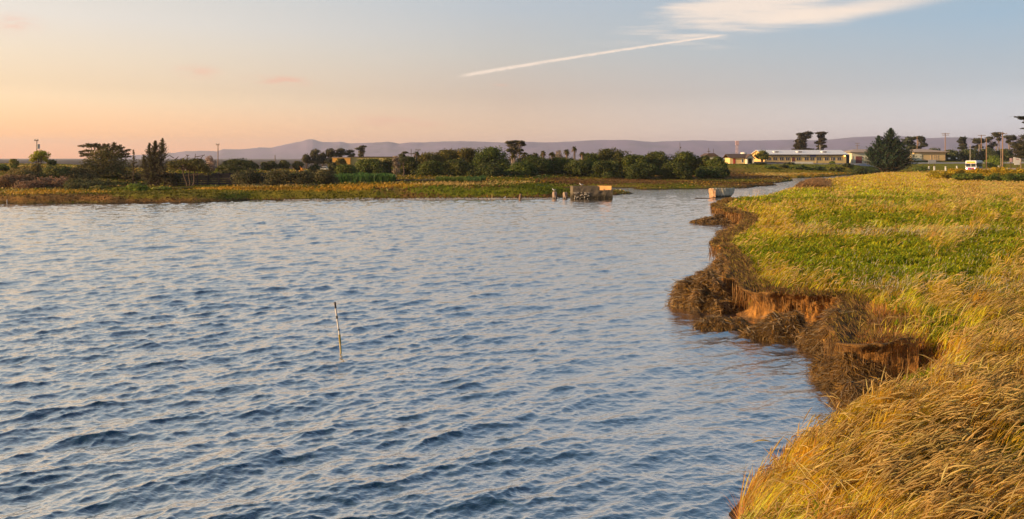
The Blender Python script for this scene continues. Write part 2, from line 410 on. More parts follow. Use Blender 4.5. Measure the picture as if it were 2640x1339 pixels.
# types of cover: 0 green 1 gold 2 tan 3 brown 4 olive
PATCH = [  # px, py, rx, ry, type, weight  (surveyed spots on the ground)
 (2350,455,420,16,1,1.6),(2120,503,260,18,0,2.3),(2480,505,260,20,2,1.1),(2400,528,330,18,4,1.1),(2100,548,220,16,1,1.3),(2330,562,300,22,0,2.5),(2600,575,140,18,1,1.3),
 (2300,604,330,9,2,1.2),(2240,665,330,46,0,2.2),(2570,650,200,60,0,1.8),(2420,715,300,46,0,1.6),(1990,648,70,40,0,1.5),(1955,705,60,28,1,1.4),(2200,745,220,22,4,1.2),
 (2420,770,260,28,1,1.1),(2020,770,120,34,3,1.6),(1940,700,50,60,3,1.0),(2200,812,150,40,3,2.2),(2260,885,150,80,3,2.0),(2360,950,110,60,3,1.7),(2560,900,150,110,1,1.3),(2330,780,150,30,4,1.3),
 (2450,850,80,36,0,2.1),(2400,800,60,24,0,1.0),(2420,1005,120,34,0,2.1),(2560,1050,150,60,2,1.2),(2180,1210,220,110,1,1.5),(2380,1140,250,120,1,1.5),(2300,1240,90,50,0,1.4),(2520,1190,90,60,4,1.6),(2110,1260,60,40,2,1.6),(2610,1120,60,130,0,2.3),
 (1960,1250,60,80,3,1.5),(2100,1300,160,60,1,1.0),(2500,1290,200,70,4,1.3),(2250,1060,110,36,2,1.3),(2330,1065,80,30,0,1.6),(1900,560,60,30,3,1.6),(1980,600,70,26,1,1.4),(1950,530,80,14,3,1.2),
 (2090,478,70,8,3,1.7),(2500,445,160,8,1,1.),
 (120,499,260,4.5,1,1.5),(100,514,420,9,3,2.6),(330,489,120,7,4,1.5),(60,480,260,10,3,1.2),(560,489,130,3.5,1,1.8),(690,490,120,3.5,1,1.8),(430,500,200,5,4,1.2),(520,509,350,6,4,1.6),(720,501,170,7,4,1.4),
 (660,478,60,6,2,1.2),(850,485,90,6,1,1.8),(900,501,160,10,4,1.8),(1000,481,160,3.5,1,1.6),(1000,500,200,9,3,1.2),(1180,478,150,3.2,2,1.9),(1220,495,200,12,0,1.5),(1340,472,80,4,2,1.6),(1420,473,110,4,1,1.2),(1400,490,80,10,0,1.6),(1400,503,100,6,3,1.),
 (1560,466,240,6,3,1.6),(1480,477,200,3.5,0,1.7),(1640,481,160,2.5,4,1.5),(1700,477,400,9,3,1.4),(1750,466,260,4,4,1.4),(1900,456,160,5,3,1.8),(1900,440,60,10,3,1.6),(2080,448,150,4,2,1.4),(2050,438,170,7,4,1.6)]
PAL = np.array([[.38, .42, .012], [.78, .52, .03], [.88, .56, .15], [.54, .28, .085], [.46, .40, .03]])
def cover(x, y, z):
    px = 1320+F*x/y; py = HY+(H-z)*F/y
    wx = fbm(x*.6/np.maximum(y/20, 1), y*.25/np.maximum(y/20, 1), 3, 31)*2.0
    wy = fbm(x*.6/np.maximum(y/20, 1)+40, y*.25/np.maximum(y/20, 1), 3, 33)*2.0
    W = np.zeros((5, len(x)))
    sc = y**-.55*4
    for k, b in enumerate((.50, .46, .38, .30, .46)):
        W[k] = b+1.35*fbm(x*.45*sc+k*13, y*.22*sc, 4, 41+k)
    for (cx, cy, rx, ry, k, wt) in PATCH:
        q = ((px-cx)/rx+wx)**2+((py-cy)/ry+wy)**2
        W[k] += wt*np.exp(-q*.9)
    fl = sm((y-62)/6)*(px < 1760); W[1] -= .62*fl; W[2] -= .4*fl; W[4] += .12*fl
    em = sm((y-178)/8); W[0] += .5*em; W[4] += .3*em; W[1] -= .6*em; W[2] -= .6*em; W[3] -= .3*em
    return W

def build_ground():
    us = np.linspace(-1.05, 1.15, 1450)
    ds = np.concatenate([np.exp(np.linspace(math.log(1.2), math.log(260), 940)), np.exp(np.linspace(math.log(263), math.log(6900), 90))])
    x, y = polar(us, ds); x = x*(y+7)/y
    z = ground_z(x, y)
    V_ = np.stack([x, y, z], 1)
    q = gridquads(len(ds), len(us), (z > -.5) | (y > 205))
    W = np.zeros((5, len(x)))
    sel = (z > -.1) & (y < 260)
    c = np.tile(np.array([.13, .12, .05]), (len(x), 1))
    Ws = cover(x[sel], y[sel], z[sel]); Ws = np.exp(Ws*4); Ws /= Ws.sum(0)
    c[sel] = (Ws.T @ PAL)*.48+np.array([.03, .02, .008])
    mud = np.array([.06, .04, .025])
    k = sm((z+.02)/.28)[:, None]; c = mud*(1-k)+c*k
    V_, q, c = compact(V_, q, c)
    m_, t, p, out, co = new_mat('ground_soil')
    a_ = t.n.new('ShaderNodeAttribute'); a_.attribute_name = 'col'
    n = t.noise(co, 3.5, 8, .7)
    t.l.new(t.mix(1., a_.outputs['Color'], t.ramp(n, [(.3, (.45, .45, .42)), (.7, (1.35, 1.3, 1.2))]), 'MULTIPLY'), p.inputs['Base Color'])
    p.inputs['Roughness'].default_value = .95; p.inputs['Specular IOR Level'].default_value = .1
    b = t.n.new('ShaderNodeBump'); b.inputs['Strength'].default_value = .8; b.inputs['Distance'].default_value = .15
    t.l.new(t.noise(co, 9, 6, .7), b.inputs['Height']); t.l.new(b.outputs[0], p.inputs['Normal'])
    tag(mesh_np('ground', V_, q, mat=m_, col=c, smooth=True), 'marsh ground around the inlet', kind='structure')
build_ground()

# ---------------------------------------------------------------- water surface with real waves
def wave_tile(N, L, kp, wdir, rms, seed, spread=3, floor=.08):
    r = np.random.default_rng(seed)
    k1 = 2*np.pi*np.fft.fftfreq(N, L/N); KX, KY = np.meshgrid(k1, k1, indexing='ij'); K = np.hypot(KX, KY); K[0, 0] = 1
    cs = (KX*wdir[0]+KY*wdir[1])/K
    S = K**-3.75*np.exp(-1.25*(kp/K)**2)*(np.abs(cs)**(2*spread)*(cs > 0)+floor)
    S *= np.exp(-(K*min(.018, .028/kp*2))**2); S[0, 0] = 0
    hk = np.sqrt(S)*(r.normal(size=(N, N))+1j*r.normal(size=(N, N)))
    h = np.fft.ifft2(hk).real
    sx = np.fft.ifft2(1j*KX*hk).real; sy = np.fft.ifft2(1j*KY*hk).real
    s = rms/np.sqrt((sx**2+sy**2).mean()); hk *= s
    return (np.fft.ifft2(hk).real, np.fft.ifft2(-1j*KX/K*hk).real, np.fft.ifft2(-1j*KY/K*hk).real, L, N)
def samp(T, x, y, rot=0.):
    h, dx, dy, L, N = T
    c, s = math.cos(rot), math.sin(rot)
    u = ((c*x+s*y)/L*N) % N; v = ((-s*x+c*y)/L*N) % N
    i = np.floor(u).astype(int); j = np.floor(v).astype(int); fu = u-i; fv = v-j; i %= N; j %= N; i1 = (i+1) % N; j1 = (j+1) % N
    def b(a): return (a[i, j]*(1-fu)+a[i1, j]*fu)*(1-fv)+(a[i, j1]*(1-fu)+a[i1, j1]*fu)*fv
    H_, X_, Y_ = b(h), b(dx), b(dy)
    return H_, c*X_-s*Y_, s*X_+c*Y_
def build_water():
    us = np.linspace(-.98, .62, 1280)
    ds = [4.5]
    while ds[-1] < 215: ds.append(ds[-1]*(1+.0024+.0016*min(1, ds[-1]/60)))
    ds = np.array(ds); x, y = polar(us, ds); x = x*(y+1.5)/y
    wd = (.50, -.866)
    T1 = wave_tile(1024, 34., 2*np.pi/1.9, wd, .232, 1, 3.2, .035)
    T2 = wave_tile(1024, 21., 2*np.pi/.55, wd, .165, 2, 1.5, .12)
    T3 = wave_tile(1024, 9.3, 2*np.pi/.24, wd, .21, 3, 1.0, .25); c_, cx_, cy_ = samp(T3, x, y, -.31)
    nr_ = 1-sm((y-14)/30); c_ = c_*nr_; cx_ = cx_*nr_; cy_ = cy_*nr_
    a, ax, ay = samp(T1, x, y); b, bx, by = samp(T2, x, y, .23)
    u = x/y
    calm = 1-.42*sm((u+.12)/.40)
    calm = calm*(1-.55*sm((y-76)/12)*sm((u-.02)/.1))*(.80+.5*fbm(x*.10, y*.06, 3, 77)+.1)
    gust = calm*(1+.10*fbm(x*.3, y*.3, 2, 78))
    z = gust*(a*1.0+b*.85+c_*.9); X_ = x-gust*(ax+bx)*1.15-cx_*.6; Y_ = y-gust*(ay+by)*1.15-cy_*.6
    gz = ground_z(x, y)
    V_ = np.stack([X_, Y_, z], 1)
    q = gridquads(len(ds), len(us), gz < .25)
    V_, q = compact(V_, q)
    tag(mesh_np('water', V_, q, mat=M['water'], smooth=True), 'rippled blue water of the inlet', kind='structure')
build_water()

# ---------------------------------------------------------------- hills on the horizon
def build_hills():
    prof = [(-1500, 425), (0, 428), (130, 425), (190, 417), (230, 414), (330, 402), (400, 400), (450, 398), (478, 392), (515, 390), (560, 391), (575, 386), (620, 386), (665, 383), (700, 383), (740, 373), (775, 367), (792, 361.5), (806, 361), (830, 368),
            (860, 369), (876, 367), (900, 371), (950, 369), (1000, 367), (1030, 371.5), (1060, 368.5), (1090, 369.5), (1140, 366), (1190, 365), (1250, 367), (1310, 369), (1350, 366.5), (1400, 369), (1440, 367.5), (1500, 364), (1550, 362.5), (1620, 362), (1680, 367.5),
            (1720, 366), (1790, 363), (1860, 365), (1950, 364), (2010, 363), (2060, 361.5), (2090, 364), (2140, 361), (2200, 355), (2300, 352.5), (2340, 352), (2375, 358), (2440, 356), (2500, 356), (2530, 358), (2600, 352), (2640, 346), (3000, 340), (3600, 350)]
    us = np.linspace(-1.22, 1.2, 1500); ds = np.linspace(4300, 6600, 60)
    x, y = polar(us, ds); px = 1320+F*x/y
    crest = 5500.
    hh = (HY-interp(px, prof))*crest/F+H
    fall = sm((y-4300)/1200)*(1-.8*sm((y-5500)/1300))
    z = 2+hh*fall+fbm(x/220, y/220, 5, 61)*60*fall*(1-.93*sm((y-5100)/400)*(y < 5800))
    z += fbm(x/28, y/400, 3, 63)*5*fall; z = np.minimum(z, 165)-10*(1-fall)
    m_ = solid('hill_haze_tint', (.20, .14, .27), .95, .3, .006, col2=(.11, .08, .14))  # purple of the distant haze put into the hills' own colour
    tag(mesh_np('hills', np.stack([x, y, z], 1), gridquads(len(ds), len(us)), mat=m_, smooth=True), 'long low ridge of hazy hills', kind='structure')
build_hills()

# ---------------------------------------------------------------- blades of grass, as numpy ribbons
def blades(name, x, y, z, h, wdt, lean, yaw, col, curve=1., mat=None, lv=(0, .38, .74, 1), tip=.0, **tg):
    """lean: (n,2) vector of the tip offset as a fraction of the height"""
    n = len(x); P = []; wr = [1, .9, .62, tip]
    wx = np.cos(yaw)*wdt/2; wy = np.sin(yaw)*wdt/2
    L2 = np.hypot(lean[:, 0], lean[:, 1])
    for k, t in enumerate(lv):
        s = t**1.8*curve
        cx = x+lean[:, 0]*h*s; cy = y+lean[:, 1]*h*s; cz = z+h*(t-.34*L2*t*t)
        if k < 3:
            P.append(np.stack([cx-wx*wr[k], cy-wy*wr[k], cz], 1)); P.append(np.stack([cx+wx*wr[k], cy+wy*wr[k], cz], 1))
        else: P.append(np.stack([cx, cy, cz], 1))
    V_ = np.stack(P, 1)                                  # n,7,3
    o = (np.arange(n)*7)[:, None]
    q = np.concatenate([o+np.array([[0, 1, 3, 2]]), o+np.array([[2, 3, 5, 4]])])
    t3 = o+np.array([[4, 5, 6]])
    c = np.repeat(col[:, None, :], 7, 1)
    ob = mesh_np(name, V_.reshape(-1, 3), q, t3, mat=mat or M['grass'], col=c.reshape(-1, 3))
    if tg: tag(ob, **tg)
    return ob, V_[:, 6]
def scatter(n, d0, d1, u0, u1, seed, power=0.):
    r = np.random.default_rng(seed)
    y = np.exp(r.uniform(math.log(d0), math.log(d1), n)); x = y*r.uniform(u0, u1, n); return x, y, r
KINDS = [('green_grass', 'bright green leafy grass and herbs'), ('golden_grass', 'tall golden dry grass bending in the wind'), ('tan_grass', 'pale tan seeding grass'),
         ('brown_heath', 'brown wiry marsh plants along the bank edge'), ('olive_grass', 'short olive green grass')]
def bank_grass():
    x, y, r = scatter(900000, 5.2, 215, .20, .80, 91); x2, y2, r2 = scatter(230000, 3.5, 150, .80, 1.5, 92); x = np.concatenate([x, x2]); y = np.concatenate([y, y2])
    z, sf, sb = ground_z(x, y, True)
    k = (sb > -.02) & (z > np.where(y < 12.5, .03, .10)) & (r.uniform(size=len(x)) < np.where(y < 14, 1., .62))
    x, y, z, sb = x[k], y[k], z[k], sb[k]; n = len(x)
    W = cover(x, y, z)
    W[0] += .26*sm((y-13)/4)*sm((75-y)/20); W[3] += .6*np.exp(-(sb/.8)**2)*(y > 12)+.5*np.exp(-(sb/.5)**2)*(y <= 12)
    W += r.gumbel(size=W.shape)*.48
    kind = W.argmax(0)
    hh = np.array([.20, .46, .50, .26, .27])[kind]*r.uniform(.55, 1.25, n)
    hh *= 1+.35*fbm(x*1.1, y*1.1, 3, 55)*2
    near = sm((16-y)/6)
    cs_ = .30*np.maximum(1, y/16); ci = np.floor(x/cs_+.8*fbm(x*2, y*2, 2, 12)); cj = np.floor(y/(cs_*1.3)+.8*fbm(x*2, y*2, 2, 13))
    tus = hash2(ci, cj, 5); tu2 = hash2(ci, cj, 6); tu3 = hash2(ci, cj, 7)
    hh *= .62+.75*tus
    hh *= .80+.10*near
    ww = np.array([.014, .0075, .0070, .0055, .009])[kind]*r.uniform(.7, 1.3, n)
    wide = r.uniform(size=n); ww *= np.where(wide < .08, 2.6, np.where(wide < .35, 1.5, .8))
    ww = np.maximum(ww, .00105*y*r.uniform(.7, 1.3, n))
    hh = np.where(y > 60, np.minimum(hh, .34), hh)
    le = np.array([.35, .52, .60, .50, .40])[kind]
    wdx = .80+.5*fbm(x*.4, y*.4, 2, 66)*2
    a = r.uniform(0, 2*np.pi, n); rr = r.uniform(0, .55, n)
    lean = np.stack([(wdx+rr*np.cos(a)+.5*(tu2-.5))*le, (-.05+rr*np.sin(a)+.8*(tu3-.5))*le], 1)
    brk = (r.uniform(size=n) < .10) & (sb > .7); lean[brk] = (r.normal(0, .8, (n, 2)))[brk]; hh[brk] *= .75
    eg = sb < 1.1; lean[eg, 0] = np.abs(lean[eg, 0])*.9+.05
    wir = kind == 3
    lean[wir] = np.stack([(rr*2*np.cos(a))[wir]*.8+.1, (rr*2*np.sin(a))[wir]*.8], 1)
    # plants at the brink hang out over the edge
    yaw = r.uniform(-1.5, 1.5, n)
    v = r.uniform(.62, 1.38, n)*(1+.5*fbm(x*.8, y*.5, 3, 58)*2)
    c = PAL[kind]*v[:, None]
    c *= (.72+.56*tu2)[:, None]; c[:, 0] *= 1+r.normal(0, .10, n)+.5*(fbm(x*1.7, y*1.2, 3, 59))+.24*(tu3-.5); c[:, 1] *= 1+r.normal(0, .06, n)
    lush = (kind == 0) & (r.uniform(size=n) < .38); c[lush] = np.array([.52, .50, .015])*v[lush, None]
    grn = (kind == 0) & (r.uniform(size=n) < .18); c[grn] = np.array([.18, .24, .02])*v[grn, None]
    pk = (kind == 3) & (r.uniform(size=n) < .35); c[pk] = np.array([.44, .27, .16])*v[pk, None]
    gd = (kind == 3) & (r.uniform(size=n) < .25); c[gd] = np.array([.45, .26, .035])*v[gd, None]
    c[:, 1] *= 1-.13*near*(kind != 0)
    c = np.clip(c, .005, .8)
    for i, (nm, lb) in enumerate(KINDS):
        s = kind == i
        ob, tips = blades(nm, x[s], y[s], z[s]-.02, hh[s], ww[s], lean[s], yaw[s], c[s], label=lb+' on the near bank', kind='stuff')
        if i in (1, 2):       # nodding seed heads on part of the stalks
            yy = y[s]; sel = (r.uniform(size=len(yy)) < np.where(yy < 20, .24 if i == 2 else .18, .12)); tp = tips[sel]; m_ = len(tp)
            ln = lean[s][sel]; L = np.maximum(np.hypot(ln[:, 0], ln[:, 1]), .2)[:, None]
            dirx = ln/L
            hl = r.uniform(.08, .21, m_)*(1+.3*sm((30-yy[sel])/20))
            cc = np.clip(np.array([.90, .66, .27])*r.uniform(.7, 1.1, m_)[:, None], 0, .85)
            head(tp, dirx, hl, np.maximum(.018*r.uniform(.5, 1.3, m_), .0013*yy[sel]), cc, r, 'seed_heads', 'straw coloured seed heads nodding on the '+('golden' if i == 1 else 'tan')+' grass')
def head(tp, dirx, hl, wd, cc, r, name, label, rise=.55):
    m_ = len(tp); P = []
    dz = r.uniform(-.5, .6, m_)+rise
    for t, wv in ((-.15, .15), (.25, 1.), (.65, .8), (1., .1)):
        c0 = tp+np.stack([dirx[:, 0]*hl*t, dirx[:, 1]*hl*t, hl*(dz*t-.35*t*t)], 1)
        for a in (0, 1, 2):
            an = a*2.094; side_ = np.stack([-dirx[:, 1]*math.cos(an), dirx[:, 0]*math.cos(an), np.full(m_, math.sin(an))], 1)
            P.append(c0+side_*(wd*wv*.5)[:, None])
    V_ = np.stack(P, 1); o = (np.arange(m_)*12)[:, None]; q = []
    for k in range(3):
        for a in range(3):
            b = (a+1) % 3; q.append(o+np.array([[k*3+a, k*3+b, (k+1)*3+b, (k+1)*3+a]]))
    c = np.repeat(cc[:, None, :], 12, 1)
    tag(mesh_np(name, V_.reshape(-1, 3), np.concatenate(q), mat=M['grass'], col=c.reshape(-1, 3)), label, kind='stuff')
bank_grass()
def white_heads():
    """the pale plumes that stand above the green middle of the bank"""
    r = np.random.default_rng(5); xs = []; ys = []
    for (cx, cy, rx, ry, n) in [(2330, 738, 200, 14, 340), (2560, 755, 120, 16, 160), (2250, 604, 200, 8, 260), (2090, 588, 70, 8, 60), (2480, 602, 140, 7, 150), (2200, 700, 200, 30, 120), (2500, 680, 160, 50, 120)]:
        px = cx+rx*r.normal(0, .55, n); py = cy+ry*r.normal(0, .6, n)
        d = (H-.95)*F/(py-HY); xs.append((px-1320)*d/F); ys.append(d)
    x = np.concatenate(xs); y = np.concatenate(ys); z, sf, sb = ground_z(x, y, True); k = sb > .5; x, y, z = x[k], y[k], z[k]; n = len(x)
    h = r.uniform(.22, .36, n); a = r.uniform(0, 6.28, n)
    lean = np.stack([.25+.2*np.cos(a), .2*np.sin(a)], 1)
    ob, tips = blades('plume_stalks', x, y, z, h, np.full(n, .006)+.0003*y, lean, r.uniform(-.6, .6, n), np.tile([.35, .30, .10], (n, 1))*r.uniform(.7, 1.2, (n, 1)), label='thin stalks carrying pale plumes', kind='stuff')
    dirx = np.stack([np.ones(n)*.9, r.normal(0, .3, n)], 1)
    head(tips, dirx*.45, r.uniform(.06, .09, n), np.maximum(.030, .0020*y)*r.uniform(.8, 1.2, n), np.clip(np.array([.72, .66, .50])*r.uniform(.8, 1.1, (n, 1)), 0, .85), r, 'white_plumes', 'whitish grass plumes standing over the green herbs', 1.15)
white_heads()
def herbs():
    """leafy broad-leaved plants among the grass"""
    r = np.random.default_rng(15); x, y, r = scatter(90000, 6.5, 60, .30, .80, 16)
    z, sf, sb = ground_z(x, y, True); k = sb > .4; x, y, z = x[k], y[k], z[k]
    W = cover(x, y, z); W[0] += .12; W += r.gumbel(size=W.shape)*.42
    k = (W.argmax(0) == 0) & (fbm(x*1.4, y*1.4, 3, 88) > -.03); x, y, z = x[k], y[k], z[k]; n = len(x)
    # five leaves per plant
    m_ = 6; X_ = np.repeat(x, m_)+r.normal(0, .035, n*m_); Y_ = np.repeat(y, m_)+r.normal(0, .035, n*m_); Z_ = np.repeat(z, m_)+r.uniform(0, .16, n*m_)
    a = r.uniform(0, 6.28, n*m_); lean = np.stack([np.cos(a), np.sin(a)], 1)*r.uniform(.5, 1.3, (n*m_, 1))
    h = r.uniform(.05, .14, n*m_)*np.maximum(1, Y_/30)*(1+1.2*fbm(X_*.9, Y_*.6, 3, 89)); ww = np.maximum(.026*r.uniform(.7, 1.3, n*m_), .0016*Y_)
    c = np.array([.46, .47, .018])*r.uniform(.5, 1.3, (n*m_, 1)); c[:, 0] *= r.uniform(.7, 1.25, n*m_)
    blades('leafy_herbs', X_, Y_, Z_, h, ww, lean, a+1.57, c, label='bright yellow green leafy herbs on the near bank', kind='stuff')
herbs()
def far_grass():
    r = np.random.default_rng(23); n = 190000
    y = np.exp(r.uniform(math.log(66), math.log(215), n)); x = y*r.uniform(-1.0, .95, n)
    z, sf, sb = ground_z(x, y, True); k = (sf > .15) & (z > .05) & (sb < -.5); x, y, z, sf = x[k], y[k], z[k], sf[k]; n = len(x)
    px = 1320+F*x/y
    W = cover(x, y, z)+r.gumbel(size=(5, n))*.26; W[3] += .8*(1-sm((sf-.8)/2.2)); kind = W.argmax(0)
    marsh = sm((px-1420)/120); lft = 1-sm((px-700)/300)
    h = (1-.35*lft)*np.array([.28, .42, .42, .26, .28])[kind]*r.uniform(.5, 1.2, n)*(1-.5*marsh)
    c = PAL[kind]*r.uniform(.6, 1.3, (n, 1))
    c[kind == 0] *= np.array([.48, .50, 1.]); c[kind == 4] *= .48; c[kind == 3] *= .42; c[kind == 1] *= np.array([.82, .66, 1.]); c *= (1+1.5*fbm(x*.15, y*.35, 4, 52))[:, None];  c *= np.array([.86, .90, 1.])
    lean = np.stack([r.normal(.35, .3, n), r.normal(0, .3, n)], 1)
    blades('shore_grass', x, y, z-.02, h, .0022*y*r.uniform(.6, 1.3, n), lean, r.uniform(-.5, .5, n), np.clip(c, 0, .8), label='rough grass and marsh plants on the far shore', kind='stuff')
far_grass()

# ---------------------------------------------------------------- eroded cliff of the near bank
def polyline_sample(pts, step):
    pts = np.array(pts); seg = np.hypot(*np.diff(pts, axis=0).T); s = np.concatenate([[0], np.cumsum(seg)])
    t = np.arange(0, s[-1], step); return np.interp(t, s, pts[:, 0]), np.interp(t, s, pts[:, 1]), t
def bank_cliff():
    i0 = 9; pts = bank[i0:30]
    # smooth the traced line
    x, y, t = polyline_sample(pts, .03)
    ker = np.hanning(33); ker /= ker.sum()
    xs = np.convolve(np.pad(x, 16, 'edge'), ker, 'valid'); ys = np.convolve(np.pad(y, 16, 'edge'), ker, 'valid')
    tx = np.gradient(xs); ty = np.gradient(ys); L = np.hypot(tx, ty)+1e-9; nx, ny = -ty/L, tx/L      # towards the water
    # same wobble as the terrain edge
    n = len(xs); m_ = 34; tv = np.linspace(0, 1, m_)
    V_ = np.zeros((n, m_, 3)); C_ = np.zeros((n, m_, 3))
    ends = sm(np.minimum(t, t[-1]-t)/.8)
    for j, q in enumerate(tv):
        zt = .84+fbm(t*1.1, t*0, 3, 71)*.30+fbm(t*5, t*0, 2, 75)*.08
        if q < .86:
            zz = -.25+(zt+.25)*(q/.86)
            off = .16-.28*np.sin(np.pi*np.clip((q-.15)/.7, 0, 1))*(1+fbm(t*.6, t*0, 2, 72)*1.6)+.22*(1-sm(q/.3))
            off = off+fbm(t*7+q*1.5, t*0+q*6, 5, 73)*.26*(1-.4*q)+(hash2(np.floor(t*2.3+q*.8), np.floor(t*0+q*4.+.4*np.sin(t*3)), 9)-.5)*.14*(q > .2)+fbm(t*1.4, t*0+q*2, 3, 74)*.34
            off = off+np.where((q > .70), .12*(q-.70)/.16, 0)
        else:
            e = (q-.86)/.14; zz = zt+.02-.35*e; off = .28*(1-e)-.45*e+fbm(t*1.4, t*0+.86*2, 3, 74)*.34*(1-e)
        off = off*ends-.15*(1-ends)
        V_[:, j] = np.stack([xs+nx*off, ys+ny*off, zz*np.ones(n)], 1)
    streak = fbm(t*16, t*0, 4, 81)
    for j, q in enumerate(tv):
        a = np.clip(.5+streak*1.3+fbm(t*5, t*0+q*9, 4, 82)*1.2, 0, 1)[:, None]
        c = np.array([.52, .25, .055])*a+np.array([.11, .06, .025])*(1-a)
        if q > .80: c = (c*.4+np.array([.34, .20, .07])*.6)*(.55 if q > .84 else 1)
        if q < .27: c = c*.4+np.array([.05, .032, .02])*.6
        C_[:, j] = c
    q = gridquads(n, m_)
    m2, t_, p, out, co = new_mat('eroded_soil')
    a_ = t_.n.new('ShaderNodeAttribute'); a_.attribute_name = 'col'
    nn = t_.noise(t_.mapping(co, scale=(1, 1, .35)), 14, 8, .7)
    t_.l.new(t_.mix(1., a_.outputs['Color'], t_.ramp(nn, [(.3, (.45, .42, .4)), (.7, (1.5, 1.45, 1.3))]), 'MULTIPLY'), p.inputs['Base Color'])
    p.inputs['Roughness'].default_value = .95; b = t_.n.new('ShaderNodeBump'); b.inputs['Strength'].default_value = 1.; b.inputs['Distance'].default_value = .06
    t_.l.new(nn, b.inputs['Height']); t_.l.new(b.outputs[0], p.inputs['Normal'])
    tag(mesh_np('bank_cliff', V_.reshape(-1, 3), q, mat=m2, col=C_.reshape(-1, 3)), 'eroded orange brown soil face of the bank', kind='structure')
    # hanging roots and dead stalks over the face
    r = np.random.default_rng(8); N = 15000; i = r.integers(5, n-5, N); zt = .84+fbm(t*1.1, t*0, 3, 71)*.22
    o = r.uniform(-.55, .30, N)+fbm(t*1.4, t*0+1.7, 3, 74)[i]*.34
    x0 = xs[i]+nx[i]*o; y0 = ys[i]+ny[i]*o; z0 = zt[i]-.02-.06*(o > .1)*r.uniform(0, 1, N)
    h = r.uniform(.06, .17, N); hang = r.uniform(.3, 1.9, N)
    lean = np.stack([nx[i]*hang+r.normal(0, .5, N), ny[i]*hang+r.normal(0, .5, N)], 1)
    base = np.array([[.40, .22, .08], [.46, .28, .09], [.18, .10, .045], [.50, .36, .06]])[r.integers(0, 4, N)]
    blades('edge_fringe', x0, y0, z0, h*1.1, np.maximum(.005, .0009*y0)*r.uniform(.7, 1.4, N), lean, r.uniform(0, 3.1, N), base*r.uniform(.6, 1.3, (N, 1)), label='brown fringe of wiry plants hanging over the eroded edge', kind='stuff')
    N = 3600; i = r.integers(5, n-5, N); o = r.uniform(.0, .35, N)+fbm(t*1.4, t*0+1.2, 3, 74)[i]*.34
    x0 = xs[i]+nx[i]*o; y0 = ys[i]+ny[i]*o; z1 = zt[i]*r.uniform(.55, 1.0, N); L_ = r.uniform(.15, .55, N)
    # roots: ribbons going down = negative height
    lean = np.stack([r.normal(0, .15, N), r.normal(0, .15, N)], 1)
    c = np.array([[.42, .22, .07], [.14, .08, .04], [.50, .31, .13]])[r.integers(0, 3, N)]*r.uniform(.6, 1.2, (N, 1))
    blades('hanging_roots', x0, y0, z1, -L_, np.maximum(.004, .0007*y0)*r.uniform(.7, 1.5, N), lean, r.uniform(0, 3.1, N), c, label='thin roots hanging down the soil face', kind='stuff')
bank_cliff()

